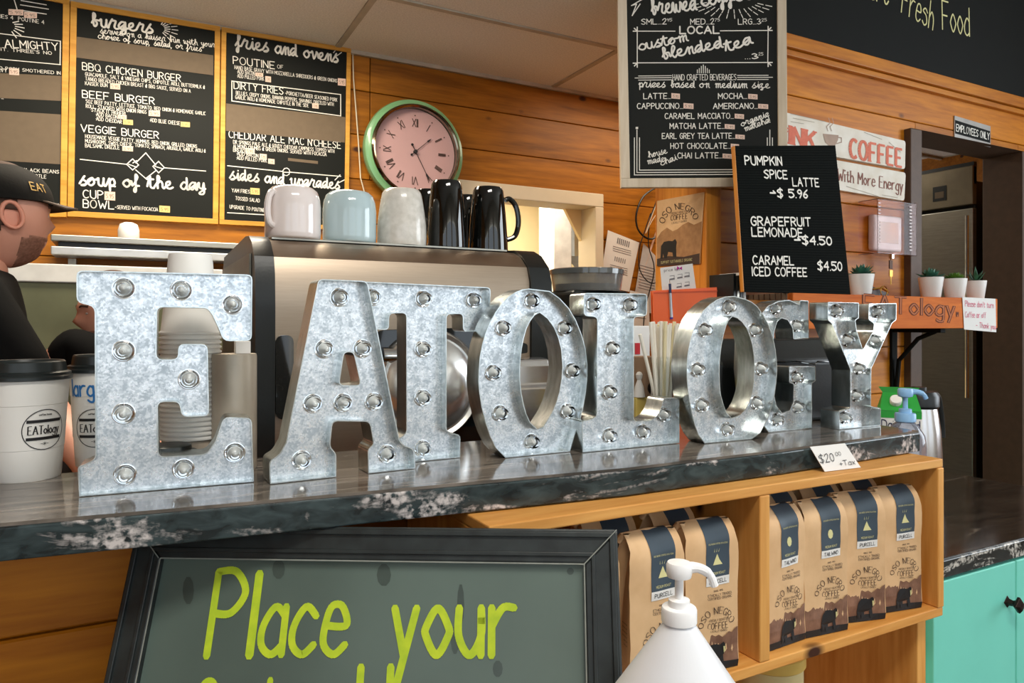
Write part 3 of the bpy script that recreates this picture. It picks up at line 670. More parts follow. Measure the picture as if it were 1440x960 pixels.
sm = [('GUACAMOLE, SALT & VINEGAR CHIPS, CHIPOTLE AIOLI, BUTTERMILK &', 120, 106.5, 288, 125), ('TANGO BREADED CHICKEN BREAST & BBQ SAUCE, SERVED ON A', 120, 113, 268, 130.5), ('KAISER BUN', 120, 119.5, 151, 122.5),
 ('5OZ BEEF PATTY, LETTUCE, TOMATO, RED ONION & HOMEMADE GARLIC', 121, 145, 289, 162), ('ROLL, STACKED WITH ONION RINGS', 121, 151.5, 206, 160), ('*STACK IT HIGHER!', 127, 156.5, 176, 162.5), ('*ADD BACON', 134, 163, 165, 167), ('*ADD CHEDDAR', 134, 169, 171, 174), ('*ADD BLUE CHEESE', 210, 171, 253, 176),
 ('HOUSEMADE VEGGIE PATTY, HUMMUS, RED ONION, GRILLED ONIONS', 120, 194, 277, 208), ('MUSHROOMS, SWISS CHEESE, TOMATO, SPINACH, ARUGULA, GARLIC AIOLI &', 120, 200.5, 289, 214.5), ('BALSAMIC DRIZZLE', 120, 207, 168, 210), ('~SERVED WITH FOCACCIA', 162, 293.5, 222, 297)]
for t_, a, b, c, d in sm: wt(I2, t_, (a, b), (c, d), 5, pli, wd=1.05, n=1)
for L in ([(113, 224), (178, 231)], [(231, 236), (289, 240.5)], [(191, 229), (205, 215), (219, 232)], [(191, 239), (205, 251), (219, 240)], [(178, 231), (186.5, 223.5), (195, 232), (186.5, 239), (178, 231)], [(215, 234), (223, 227), (231, 235.5), (223, 243), (215, 234)], [(181, 231), (192, 235)], [(187, 229), (192, 226)], [(218, 234), (228, 237)]): ln(I2, L, pli, 1.2)
wt(I2, 'soup of the day', (112, 260), (290, 267.5), 17, pli, wd=1.25, cursive=True)
wt(I2, 'CUP', (117, 278), (145, 279.5), 11, pli, wd=1); wt(I2, 'BOWL', (117, 291.5), (160, 294), 11, pli, wd=1)
I2.build('lettering', M_white, m2)
t2_ = MB(); t2_.slab([at(x, y, pl=pli)-Vector((0, .002, 0)) for x, y in ((107, 81), (299.7, 106), (300, 78), (107.5, 51.7))], .0008); t2_.build('cover_strip', M_tape, m2)
stickers(m2, [(155, 117, 169, 126), (209, 155, 225, 164), (166, 161, 178, 168), (172, 205, 187, 213), (147, 269, 162, 282)], pli)
stickers(m2, [(173, 168, 187, 176), (254, 171, 267, 179), (224, 289, 239, 299)], pli, M_sticky)
I3 = MB()
wt(I3, 'fries and ovens', (331, 66), (476, 88), 17, pli, wd=1.25, cursive=True)
wt(I3, 'POUTINE', (328, 89.5), (386, 97), 10, pli, wd=.95); wt(I3, 'OF', (390, 96), (398, 97), 5, pli, wd=1)
wt(I3, 'DIRTY FRIES', (329, 124.5), (398, 133), 10, pli, wd=.95)
wt(I3, "CHEDDAR ALE MAC N'CHEESE", (322, 193.5), (479, 209), 10, pli, wd=.95)
sm = [('HAND BASE GRAVY WITH MOZZARELLA SHREDDERS & GREEN ONIONS', 330, 97, 474, 116), ('*ADD BACON', 333, 103, 358, 106), ('*ADD PULLED PORK', 333, 109, 371, 113.5), ('-PORCHETTA/BEER SEASONED PORK', 401, 133, 474, 143), ('BELLIES, CRISPY ONIONS, BANANA PEPPERS, SHAVINGS, DRIZZLED WITH', 332, 133, 469, 149), ('GARLIC AIOLI & HOMEMADE CHIPOTLE IN THE SIDE', 331, 139, 434, 151),
 ('DR SPRINGS PALE ALE & GOUDY CHEDDAR CAMPNESS TOPPED WITH', 328, 202, 470, 215), ('ALMOND CRUMBS & GREEN ONIONS. SERVED WITH FOCACCIA', 328, 208, 459, 219.5), ('BREAD', 328, 213, 344, 215), ('*ADD BACON', 332, 218, 363, 221.5), ('*ADD PULLED PORK', 332, 224, 375, 228.5), ('YAM FRIES', 326, 270, 351, 272), ('TOSSED SALAD', 331, 281, 365, 284.5), ('UPGRADE TO POUTINE', 323, 293, 372, 298)]
for t_, a, b, c, d in sm: wt(I3, t_, (a, b), (c, d), 5, pli, wd=1.05, n=1)
for L in ([(326, 114), (479, 133), (479, 163), (326, 142), (326, 114)], [(320, 233), (397, 241)], [(407, 242), (479, 248)], [(320, 299), (372, 302)], [(398, 242), (407, 242.5)], [(471, 253), (478, 246)], [(474, 258), (484, 253)], [(469, 74), (474, 68)], [(473, 79), (480, 74)]): ln(I3, L, pli, 1.2)
ln(I3, [(402.5+5*math.cos(k*.7), 241.6-5.4*math.sin(k*.7)) for k in range(10)], pli, 1)
wt(I3, 'sides and upgrades', (323, 252), (478, 266), 15, pli, wd=1.25, cursive=True)
I3.build('lettering', M_white, m3)
t3 = MB(); t3.slab([at(x, y, pl=pli)-Vector((0, .002, 0)) for x, y in ((317.5, 184), (484.5, 200.5), (486, 165), (318, 145.5))], .0008); rect(t3, 405, 222, 447, 226, pli, slope=4.5); t3.build('cover_strip', M_tape, m3)
stickers(m3, [(475, 110, 486, 121), (359, 102, 370, 108), (373, 107, 381, 116), (439, 145, 448, 153), (345, 208, 358, 217), (365, 216, 375, 225), (377, 223, 386, 231)], pli)
stickers(m3, [(352, 264, 365, 274)], pli, M_sticky)
# cable hanging beside the board
o = MB().tube([at(x, y, Y=WB-.012) for x, y in ((496, 70), (497, 110), (501, 160), (504, 200), (507, 250), (515, 280))], .0028, 6).build('hanging_cable', M_wtrim)
tag(o, 'thin pale cable hanging on the plank wall between menu board and clock', 'cable')
# ---- clock
cc = at(586, 212, Y=WB-.10); ck = thing('wall_clock', 'round wall clock with green bowl rim and pink face showing roman numerals', 'clock', (cc.x, WB, cc.z-.2))
M_mint = mat('green_enamel', (128, 178, 128), .3, scale=4, c2=(104, 152, 108), coat=.3); M_pinkf = mat('pink_clock_face', (196, 158, 156), .6, scale=5, var=.04)
def ylathe(prof, c, n=48, cap=False):
    mb = MB().lathe(prof, n=n, cap=cap); return MB().add([Vector((c.x+v.x, c.y-v.z, c.z+v.y)) for v in mb.v], mb.f)
base = Vector((cc.x, WB-.002, cc.z))
ylathe([(.15, 0), (.195, .01), (.222, .04), (.226, .07), (.222, .085), (.212, .088), (.206, .092), (.200, .098), (.196, .092)], base, 64).build('rim', M_mint, ck, smooth=True, ang=50)
ylathe([(.196, .086), (.200, .104), (.193, .110), (.186, .106), (.184, .088), (.190, .080)], base, 64).build('bezel', mat('bronze_chrome', (150, 140, 120), .12, metal=1), ck, smooth=True, ang=50)
ylathe([(.186, .070), (.186, .076), (0, .076)], base, 64).build('dial', M_pinkf, ck)
fy = base.y-.078
ROM = ['XII', 'I', 'II', 'III', 'IIII', 'V', 'VI', 'VII', 'VIII', 'IX', 'X', 'XI']
for h in range(12):
    a = R(90-30*h); u = Vector((math.cos(a), 0, math.sin(a))); v = Vector((-math.sin(a), 0, math.cos(a)))*-1
    nm = MB(); S, W = layout(ROM[h], gap=1.3); k = .0042
    ps = ribbons(S, .95, contrast=.6)
    ink(nm, ps, lambda x, y: Vector((base.x, fy, base.z))+u*(.108+y*k*1.05)+v*((x-W/2)*k*.8))
    nm.add([Vector((base.x, fy, base.z))+u*(.157+.0035*math.cos(t))+v*.0035*math.sin(t) for t in (0, 1.57, 3.14, 4.71)], [(0, 1, 2, 3)])
    nm.build('numeral', M_inkb, ck)
def hand(ang, L, tail, wdt, y, nm_):
    a = R(ang); u = Vector((math.cos(a), 0, math.sin(a))); v = Vector((-math.sin(a), 0, math.cos(a))); c = Vector((base.x, y, base.z))
    P = [c-u*tail-v*wdt, c+u*L*.72-v*wdt*.6, c+u*L*.80-v*wdt*2.6, c+u*L, c+u*L*.80+v*wdt*2.6, c+u*L*.72+v*wdt*.6, c-u*tail+v*wdt]
    mb = MB().prism(P, (0, .0015, 0))
    mb.prism([c-u*tail+(u*math.cos(t)+v*math.sin(t))*wdt*3.2 for t in [k*.628 for k in range(10)]], (0, .0015, 0)); mb.build(nm_, M_inkblk, ck)
hand(41, .100, .022, .0016, fy-.004, 'hour_hand'); hand(-62, .140, .032, .0018, fy-.008, 'minute_hand')
ylathe([(.008, .076), (.008, .090), (0, .091)], base, 12).build('hub', M_inkblk, ck)
# ---- drinks board hanging in front of the post
DB = 2.42
plb = (C0+FWD*DB, -FWD); plbi = (C0+FWD*(DB+.006), -FWD)
bt = -20
drb, _ = board('drinks_board', 'large hanging black drinks board with whitewashed frame headed brewed coffee', 'menu board', [(873.5, 263.5), (1108, 262), (1106, bt), (868, bt)], plb, .025, .031, M_birch, M_chalk)
for x in (905, 1075):
    a = at(x, bt+4, pl=plb)+FWD*.012; MB().tube([a, Vector((a.x, a.y, CEIL if a.y > 1.87 else 3.2))], .002, 6).build('hanging_wire', M_grid, drb)
D = MB()
wt(D, 'brewed', (915, 21), (981, 13.5), 21, plbi, wd=1.2, cursive=True); wt(D, 'coffee', (987, 9), (1060, -2), 21, plbi, wd=1.2, cursive=True)
ln(D, [(907, -3), (888, 8), (895, 6), (889, 22), (900, 6)], plbi, 1.4)
for i, a in enumerate(range(196, 345, 11)):
    c, s = math.cos(R(a)), math.sin(R(a)); e = (1, .75)[i % 2]; ln(D, [(1030+38*c, 0-14*s), (1030+46*c, 0-19*s)], plbi, 1.1); ln(D, [(1030+50*c, 0-21*s), (1030+(56+4*e)*c, 0-26*s)], plbi, 1.1)
for (t_, x0, x1, s_, sx) in (('SML...2', 902, 937, '95', 938), ('MED...2', 971, 1004, '75', 1005), ('LRG...3', 1038, 1070, '25', 1071)):
    wt(D, t_, (x0, 34.5), (x1, 34), 7.5, plbi, wd=1.1); wt(D, s_, (sx, 30.5), (sx+7, 30), 4, plbi, wd=1)
wt(D, 'LOCAL', (956, 47.5), (1011, 47), 10, plbi, wd=1.5)
wt(D, 'custom', (899, 71), (969, 57), 13, plbi, wd=1.2, cursive=True); wt(D, 'blended', (930, 84), (1018, 66), 15, plbi, wd=1.2, cursive=True); wt(D, 'tea', (1021, 73), (1060, 60), 15, plbi, wd=1.2, cursive=True)
wt(D, '...3', (1048, 83), (1066, 82.5), 7, plbi, wd=1.1); wt(D, '25', (1066.5, 78), (1073, 78), 4, plbi, wd=1)
for L in ([(949, 44), (896, 44), (896, 88.5), (1079.5, 88), (1080, 43), (1013, 43.5)],): ln(D, L, plbi, 1.3)
for (x, y, sx, sy) in ((896, 44, -1, -1), (1080, 43, 1, -1), (896, 89, -1, 1), (1080, 88, 1, 1)):
    for a in (0, 45, 90): ln(D, [(x, y), (x+5.5*sx*math.cos(R(a)), y+5.5*sy*math.sin(R(a)))], plbi, 1.6)
for i, h in enumerate((4, 6, 9, 11, 9, 6, 4)): ln(D, [(980.5+i*2.8, 102.5), (980.5+i*2.8, 102.5-h)], plbi, 1.1)
wt(D, 'HAND CRAFTED BEVERAGES', (946, 113), (1035, 112.5), 8, plbi, wd=1.1)
for y in (106.5, 109.3, 112.3): ln(D, [(898 if y != 109.3 else 893, y+.5), (944, y)], plbi, 1); ln(D, [(1037, y-.3), (1080 if y != 109.3 else 1086, y-.5)], plbi, 1)
wt(D, 'prices based on medium size', (897, 122.5), (1083, 124), 9.5, plbi, wd=1.05, cursive=True)
rows = [('LATTE...', 905, 943, 139), ('MOCHA...', 1010, 1050, 139), ('CAPPUCCINO...', 896, 960, 153), ('AMERICANO...', 1003, 1065, 153), ('CARAMEL MACCIATO...', 935, 1031, 167), ('MATCHA LATTE...', 942, 1018, 181), ('EARL GREY TEA LATTE...', 931, 1033, 195), ('HOT CHOCOLATE...', 943, 1027, 209), ('CHAI LATTE...', 953, 1015, 222.5)]
for t_, x0, x1, y in rows: wt(D, t_, (x0, y), (x1, y-.3), 7.5, plbi, wd=1.25)
for t_, a, b in (('organic', (1043, 178), (1082, 163)), ('matcha!', (1047, 185), (1085, 171)), ('house', (912, 222), (939, 215)), ('made', (910, 231), (936, 226)), ('chai', (930, 233), (953, 224))): wt(D, t_, a, b, 8, plbi, wd=1.1, cursive=True)
for k, (y0) in enumerate((194, 183, 194)):
    x = 892+3.6*k; yb = 246-3.4*k; ln(D, [(x, y0), (x, yb), (1086-3.6*k, yb-1), (1086-3.6*k, y0)], plbi, 1.2)
ln(D, [(895.3, 180), (895.8, 180)], plbi, 3)
D.build('lettering', M_white, drb)
stickers(drb, [(944, 131, 956, 139.5), (1052, 132, 1065, 140), (961, 145, 975, 153.5), (1066, 146, 1080, 153.5), (1033, 160, 1046, 167.5), (1019, 174.5, 1033, 182), (1034, 189, 1047, 196), (1027.5, 202, 1039, 209.5), (1016, 216, 1030, 223.5)], plbi)
# ---- felt letter board leaning on the shelf
SHZ = EYE+.100; shy0 = 1.62
BLp = Vector((at(1046.6, 407, Y=1.64).x, 1.64, SHZ+.001)); BRp = Vector((at(1196, 407, Y=1.64).x, 1.64, SHZ+.001))
TLp = at(1033.6, 205, Y=1.665)
pf = plane3(BLp, BRp, TLp); TRp = at(1174.6, 204.3, pl=pf)
lb = thing('letter_board', 'black grooved felt letter board with white letters leaning on the wall shelf', 'letter board', (BLp+BRp)/2)
M_felt = mat('black_felt', (9, 13, 10), .9, scale=60, spec=.15)
def FP(u, v): return (BLp*(1-u)+BRp*u)*(1-v)+(TLp*(1-u)+TRp*u)*v
nf = pf[1] if pf[1].dot(C0-BLp) > 0 else -pf[1]
MB().slab([FP(0, 0), FP(1, 0), FP(1, 1), FP(0, 1)], .012).build('backing', M_felt, lb)
mb = MB(); NG = 58
for i in range(NG):
    v0 = (i+.12)/NG; v1 = (i+.72)/NG
    mb.slab([FP(.004, v0)+nf*.0018, FP(.996, v0)+nf*.0018, FP(.996, v1)+nf*.0018, FP(.004, v1)+nf*.0018], .0018)
r_ = mb.build('felt_rib', M_felt, lb); r_['kind'] = 'stuff'
mb = MB(); mb.slab([FP(-.006, 0), FP(0, 0), FP(0, 1), FP(-.006, 1)], .014); mb.build('edge_strip', M_post, lb)
plf = (BLp+nf*.0018, nf); D = MB()
for t_, a, b, h in (('PUMPKIN', (1047.5, 231.5), (1099, 232.5), 12), ('SPICE', (1074.5, 250.5), (1106.5, 251.5), 11.5), ('LATTE', (1114.5, 261.5), (1151, 262.5), 11.5), ('>$ 5.96', (1083, 277), (1135, 278.5), 11.5), ('GRAPEFRUIT', (1056, 316.8), (1139.5, 317.8), 12), ('LEMONADE', (1057, 332), (1128, 333), 12), ('>$4.50', (1117, 343), (1168.5, 344.5), 11.5), ('CARAMEL', (1058.5, 371.5), (1115.5, 372.5), 12), ('ICED COFFEE', (1057.5, 387.5), (1134, 388.5), 12), ('$4.50', (1149.5, 379.5), (1183, 380.5), 12)):
    wt(D, t_, a, b, h, plf, wd=1.35, off=.002)
D.build('lettering', M_white, lb)
# ---- enamel coffee sign: two planks
M_sign = mat('distressed_white_sign', (232, 226, 214), .6, scale=14, c2=(214, 204, 186)); M_red = mat('faded_red_print', (222, 124, 98), .7, scale=60, c2=(206, 104, 80))
plw = (Vector((0, WR-.018, 0)), Vector((0, -1, 0)))
sg = thing('coffee_sign', 'distressed white two-plank coffee wall sign with faded red lettering', 'sign', at(1200, 262, Y=WR))
def splank(px):
    P = [at(*p, pl=plw) for p in px]; n2 = [Vector((p.x, p.z)) for p in P]; rp = round_poly(n2, .014)
    return MB().prism([Vector((p.x, WR-.018, p.y)) for p in rp], (0, .018, 0)).build('sign_plank', M_sign, sg, bevel=.0015)
splank([(1062, 200), (1273, 238), (1273.7, 198), (1062, 147.5)])
splank([(1062, 247.5), (1272, 282.5), (1274, 242.7), (1062, 204)])
D = MB()
wt(D, 'DRINK', (1072, 193), (1145, 209.5), 25, plw, wd=2.1, contrast=.45, serif=1.3)
D.build('lettering', M_red, sg); D = MB()
wt(D, 'COFFEE', (1195, 221), (1268, 235), 26, plw, wd=2.1, contrast=.45, serif=1.4)
D.build('lettering', M_red, sg)
D = MB(); wt(D, 'Faster With More Energy', (1133, 246), (1269, 269), 17, plw, wd=1.15, contrast=.5, serif=.9); D.build('small_lettering', mat('dull_red_print', (140, 84, 70), .7), sg)
D = MB()
cpx = [(1157, 188), (1160, 200), (1167, 206), (1174, 205), (1178, 197), (1179, 190)]
D.face([at(*p, pl=plw)+Vector((0, -.001, 0)) for p in cpx]); ln(D, [(1178, 193), (1183, 194), (1183, 200), (1176, 202)], plw, 1.4)
for k in range(2): ln(D, [(1164+5*k, 184), (1162+5*k, 178), (1167+5*k, 173), (1165+5*k, 166)], plw, 1)
D.build('cup_print', mat('brown_grey_print', (178, 152, 134), .7), sg)
D = MB()
for a, b in (((1115, 166), (1145, 172)), ((1112, 171), (1130, 174)), ((1215, 186), (1240, 196)), ((1250, 200), (1266, 214)), ((1190, 262), (1235, 276)), ((1240, 274), (1262, 278)), ((1112, 160), (1160, 171))): ln(D, [a, b], plw, .8, off=.0008)
D.build('scratch', mat('sign_wear', (178, 166, 148), .8), sg)['kind'] = 'stuff'
# ---- employees only sign
se = thing('employees_sign', 'small black and silver EMPLOYEES ONLY sign above the doorway', 'sign', at(1368, 200, Y=WR))
def wallq(px, th, off, name, m, root):
    return MB().slab([at(x, y, pl=(Vector((0, WR-off, 0)), Vector((0, -1, 0)))) for x, y in px], th).build(name, m, root)
wallq([(1342.5, 193), (1393, 207), (1393, 177.5), (1342.5, 162.5)], .004, .005, 'plate', mat('silver_plate', (168, 164, 158), .4, metal=.4), se)
wallq([(1343.2, 187.5), (1392.5, 201), (1392.5, 184.5), (1343.2, 168.5)], .0006, .0056, 'band', M_black, se)
D = MB(); wt(D, 'EMPLOYEES ONLY', (1344.6, 184), (1391, 196.5), 9.5, (Vector((0, WR-.0058, 0)), Vector((0, -1, 0))), wd=1.25, off=.0006); D.build('lettering', M_white, se)
# ---- wall shelf with carved name
sh = thing('wall_shelf', 'thick orange-brown wooden wall shelf with carved name on its front edge', 'shelf', (2.3, WR-.1, SHZ-.12))
xL = at(1115, 405, Y=shy0).x; xR = at(1403, 440, Y=shy0).x
MB().box(xL, xR, shy0+.02, WR-.001, SHZ-.03, SHZ).build('shelf_board', M_shelf, sh, bevel=.003)
MB().box(xL, xR, shy0, shy0+.02, SHZ-.118, SHZ+.001).build('fascia', M_shelf, sh, bevel=.003)
for k in range(9): MB().box(xL-.004, xL+.014, shy0+.022+k*.024, shy0+.043+k*.024, SHZ-.075, SHZ+.001).build('end_slat', mat('weathered_slat', (110, 90, 72), .7, scale=30), sh, bevel=.002)
plx = (Vector((0, shy0, 0)), Vector((0, -1, 0)))
D = MB(); wt(D, 'EATology.', (1214, 438), (1346, 445), 24, plx, wd=1.9, contrast=.5, serif=1.0, off=.0008); D.build('carved_lettering', mat('burnt_brown', (104, 50, 26), .8), sh)
D = MB(); wt(D, 'EATology.', (1214, 438), (1346, 445), 24, plx, wd=.8, contrast=.5, serif=.5, off=.0014); D.build('carved_core', mat('carved_core', (188, 104, 52), .7), sh)
br = MB(); bx = at(1261, 500, Y=WR-.02).x
br.box(bx-.018, bx+.018, WR-.012, WR-.001, .86, SHZ-.12).box(bx-.016, bx+.016, shy0+.03, WR-.001, SHZ-.135, SHZ-.118)
br.prism([(bx-.008, WR-.01, SHZ-.135), (bx-.008, WR-.01, SHZ-.30), (bx-.008, WR-.03, SHZ-.28), (bx-.008, shy0+.06, SHZ-.16), (bx-.008, shy0+.04, SHZ-.135)], (.016, 0, 0)) if False else None
br.build('bracket', M_black, sh, bevel=.002)
MB().tube([(bx, WR-.02, SHZ-.36), (bx, WR-.03, SHZ-.25), (bx, shy0+.13, SHZ-.16), (bx, shy0+.06, SHZ-.13)], .009, 8).build('bracket_arm', M_black, sh)
nt = thing('paper_note', 'white paper note in pink handwriting taped to the shelf front', 'note', at(1378, 466, Y=shy0))
pln = (Vector((0, shy0-.003, 0)), Vector((0, -1, 0)))
MB().slab([at(x, y, pl=pln) for x, y in ((1356, 463), (1401, 467), (1400, 420), (1353.5, 417.5))], .0012).build('sheet', M_paper, nt)
D = MB(); M_pink = mat('pink_marker', (232, 110, 140), .7)
wt(D, "Please don't turn", (1357, 430.5), (1397, 433), 8, pln, wd=.9); wt(D, 'Coffee air off', (1357, 446), (1386, 447), 8, pln, wd=.9); wt(D, '- Thank you', (1372, 460), (1400, 463), 7.5, pln, wd=.9)
D.build('handwriting', M_pink, nt)
# ---- thermostat in a clear cover
th = thing('thermostat', 'white thermostat inside a clear plastic lock box on the plank wall', 'thermostat', at(1250, 362, Y=WR))
M_clear = mat('clear_cover', (250, 236, 236), .05, trans=1, ior=1.12, var=0)
c0 = at(1212, 358, Y=WR-.075); c1 = at(1288, 290, Y=WR-.075)
xa = at(1213, 300, Y=WR-.02).x; xb = at(1288, 300, Y=WR-.075).x-.01; za = at(1250, 359, Y=WR-.05).z; zb2 = at(1250, 284, Y=WR-.05).z
cb = MB(); T = .003
cb.box(xa, xb, WR-.085, WR-.085+T, za, zb2).box(xa, xa+T, WR-.085, WR-.001, za, zb2).box(xb-T, xb, WR-.085, WR-.001, za, zb2).box(xa, xb, WR-.085, WR-.001, za, za+T).box(xa, xb, WR-.085, WR-.001, zb2-T, zb2)
cb.build('cover', M_clear, th, bevel=.003)
vent = MB()
for k in range(14):
    zz = za+.02+k*(zb2-za-.04)/13
    vent.box(xb-.048, xb-.034, WR-.0865, WR-.085, zz, zz+.004).box(xa+.004, xa+.016, WR-.0865, WR-.085, zz, zz+.004)
vent.build('vent_slot', mat('frosted_rib', (236, 222, 220), .4), th)
x0, x1 = at(1229, 330, Y=WR-.03).x, at(1268, 330, Y=WR-.03).x; z0_, z1_ = at(1248, 353, Y=WR-.03).z, at(1248, 303, Y=WR-.03).z
MB().box(x0, x1, WR-.032, WR-.001, z0_, z1_).build('body', mat('white_plastic', (244, 244, 242), .35), th, bevel=.010, seg=4)
MB().box(x0+.030, x1-.028, WR-.034, WR-.031, z0_+.032, z1_-.028).build('screen', mat('thermostat_screen', (168, 160, 140), .2, scale=8, c2=(196, 150, 110)), th)
kl = at(1256, 361, Y=WR-.06)
MB().box(kl.x-.006, kl.x+.006, WR-.06, WR-.045, kl.z-.006, kl.z+.012).build('lock', M_chrome, th)
ky = thing('hanging_key', 'small brown key tag hanging below the thermostat cover', 'key', at(1256, 395, Y=WR))
yk = WR-.05
MB().tube([(kl.x, yk, kl.z), (kl.x, yk, at(0+1256, 375, Y=yk).z)], .002, 6).box(kl.x-.010, kl.x+.010, yk-.002, yk+.003, at(1256, 378, Y=yk).z, at(1256, 366, Y=yk).z).build('tag', mat('brown_leather', (98, 66, 44), .6), ky, bevel=.001)
MB().box(kl.x-.009, kl.x+.009, yk-.002, yk+.002, at(1256, 389, Y=yk).z, at(1256, 380, Y=yk).z).box(kl.x-.002, kl.x+.002, yk-.001, yk+.001, at(1256, 400, Y=yk).z, at(1256, 389, Y=yk).z).build('key_blade', M_brass, ky)
kr = thing('key_ring', 'bunch of keys with brass ring lying on the shelf by the first succulent', 'keys', at(1242, 410, Y=1.74))
q = at(1243, 405, Y=1.72); q.z = SHZ+.012
MB().tube([q+Vector((.020*math.cos(a*.393), 0, .020*math.sin(a*.393)+.011)) for a in range(16)], .0022, 6, closed=True).build('ring', M_brass, kr)
kx = at(1228, 408, Y=1.74)
MB().prism([(kx.x-.02, 1.74, SHZ+.003), (kx.x+.10, 1.74, SHZ+.003), (kx.x+.085, 1.74, SHZ+.02), (kx.x+.02, 1.74, SHZ+.034), (kx.x-.01, 1.74, SHZ+.045)], (0, .02, 0)).build('fob', mat('dark_leather', (56, 38, 30), .5), kr, bevel=.002)
MB().tube([(kx.x-.01, 1.735, SHZ+.03), (kx.x+.03, 1.725, SHZ+.036), (kx.x+.06, 1.72, SHZ+.022)], .004, 6).build('key_blade', M_brass, kr)
# ---- succulents on the shelf
M_pot = mat('white_pot', (232, 230, 226), .45, var=.01)
def leaf(mb, c, az, el, L, W, th=.3):
    d = Vector((math.cos(az)*math.cos(el), math.sin(az)*math.cos(el), math.sin(el))); s = Vector((-math.sin(az), math.cos(az), 0)); u = d.cross(s)
    if u.z < 0: u = -u
    P = [c, c+d*L*.5+s*W+u*L*.02, c+d*L*.5+u*W*th*2, c+d*L*.5-s*W+u*L*.02, c+d*L*.5-u*W*th, c+d*L+u*L*.12]
    mb.add(P, [(0, 1, 2), (0, 2, 3), (0, 4, 1), (0, 3, 4), (5, 2, 1), (5, 3, 2), (5, 1, 4), (5, 4, 3)])
def succulent(px, y, label, m, kind, hpx0, hpx1, wpx):
    b = at(px, hpx0, Y=y); b.z = SHZ; d = depth(b); h = (hpx0-hpx1)*d/F; r = wpx*.5*d/F
    t = thing('potted_succulent', label, 'plant', b, 'succulents in white pots on the shelf')
    MB().lathe([(r*.72, 0), (r*.76, .002), (r*1.0, h-.002), (r, h), (r*.92, h), (r*.90, h-.008), (0, h-.008)], b, 32).build('pot', M_pot, t, smooth=True, ang=40)
    MB().lathe([(r*.9, h-.010), (0, h-.006)], b, 20).build('soil', mat('potting_soil', (52, 40, 32), .9, scale=90, bump=.5), t)
    c = b+Vector((0, 0, h-.006)); 
    if kind == 0: L = [(k, a) for k, n, in ((0, 9), (1, 9), (2, 7), (3, 4)) for a in range(n)]; cfg = {0: (9, 12, .050, .012), 1: (9, 38, .048, .012), 2: (7, 60, .044, .011), 3: (4, 80, .036, .008)}
    elif kind == 1: L = [(k, a) for k, n, in ((0, 12), (1, 11), (2, 9), (3, 6), (4, 3)) for a in range(n)]; cfg = {0: (12, 10, .040, .009), 1: (11, 28, .040, .009), 2: (9, 48, .036, .008), 3: (6, 66, .032, .007), 4: (3, 84, .026, .006)}
    else: L = [(k, a) for k, n, in ((0, 5), (1, 4), (2, 2)) for a in range(n)]; cfg = {0: (5, 38, .055, .008), 1: (4, 62, .062, .009), 2: (2, 82, .066, .009)}
    for k, a in L:
        n, el, LL, WW = cfg[k]; mb = MB(); leaf(mb, c, 2*math.pi*a/n+k*.5+rnd.uniform(-.1, .1), R(el+rnd.uniform(-6, 6)), LL*r/.042*rnd.uniform(.9, 1.08), WW*r/.042)
        mb.build('leaf', m, t, smooth=True, ang=80)
M_sg1 = mat('blue_green_leaf', (66, 122, 98), .45, scale=30, c2=(44, 92, 76)); M_sg2 = mat('yellow_green_leaf', (104, 146, 52), .45, scale=30, c2=(66, 112, 34)); M_sg3 = mat('dark_green_leaf', (54, 104, 70), .45, scale=30, c2=(34, 76, 52))
succulent(1211, 1.66, 'blue-green succulent in white pot standing beside the felt letter board', M_sg1, 0, 409, 379, 34)
succulent(1309, 1.68, 'blue-green succulent in white pot, first of the three together on the shelf', M_sg1, 0, 415, 386, 32)
succulent(1342.5, 1.68, 'bright green rosette succulent in the middle white pot of three', M_sg2, 1, 416, 388, 31)
succulent(1372, 1.69, 'spiky dark green succulent in white pot above the pink note', M_sg3, 2, 417, 391, 27)
# ---- small black booklets at the shelf's left end
g = 'booklets standing at the shelf end'
for i, (x, c, h, lab) in enumerate(((1030, M_blackpl, 27, 'thin black booklet at the outer left end of the shelf'), (1035, M_steel2, 24, 'grey-backed booklet between the two black ones on the shelf'), (1039.5, M_blackpl, 25, 'thin black booklet standing second on the shelf end'), (1044, M_paper, 29, 'thin white booklet beside the letter board'))):
    p = at(x, 400, Y=1.70); hh = h*depth(p)/F
    if i < 0: continue
    px_ = max(p.x, xL-.0) if False else p.x
    o = MB().box(px_-.005, px_+.006, 1.69, 1.80, SHZ-.02, SHZ-.02+hh+.02).build('booklet', c, None, bevel=.001); tag(o, lab, 'booklet', g)
o = MB().box(at(1026, 400, Y=1.69).x, xL-.006, 1.70, WR-.002, SHZ-.05, SHZ-.021).build('side_ledge', M_post, None, bevel=.002); tag(o, 'small wooden ledge carrying the booklets left of the wall shelf', 'shelf')
# ---- refrigerator seen through the doorway
fx = 3.80
fr_ = thing('refrigerator', 'stainless steel refrigerator seen through the doorway', 'refrigerator', (fx+.3, 2.4, 0))
ya, yb = at(1368, 400, X=fx).y, 3.0
zsplit = at(1330, 292, X=fx).z
MB().box(fx+.04, fx+.7, ya+.01, yb, .02, 2.02).build('body', M_blackpl, fr_, bevel=.004)
MB().box(fx, fx+.035, ya, yb, .10, zsplit-.02).build('door', M_steel2, fr_, bevel=.004)
MB().box(fx, fx+.035, ya, yb, zsplit, zsplit+.20).build('door', mat('dull_steel_panel', (128, 118, 98), .4, metal=.6), fr_, bevel=.004)
MB().box(fx+.01, fx+.035, ya, yb, zsplit+.22, 2.0).build('grille', M_blackpl, fr_)
hh = MB().tube([(fx-.03, ya+.012, .9), (fx-.03, ya+.012, zsplit-.06)], .009, 8); hh.build('handle', M_chrome, fr_)
a, b = at(1312, 284, X=fx), at(1331, 263, X=fx)
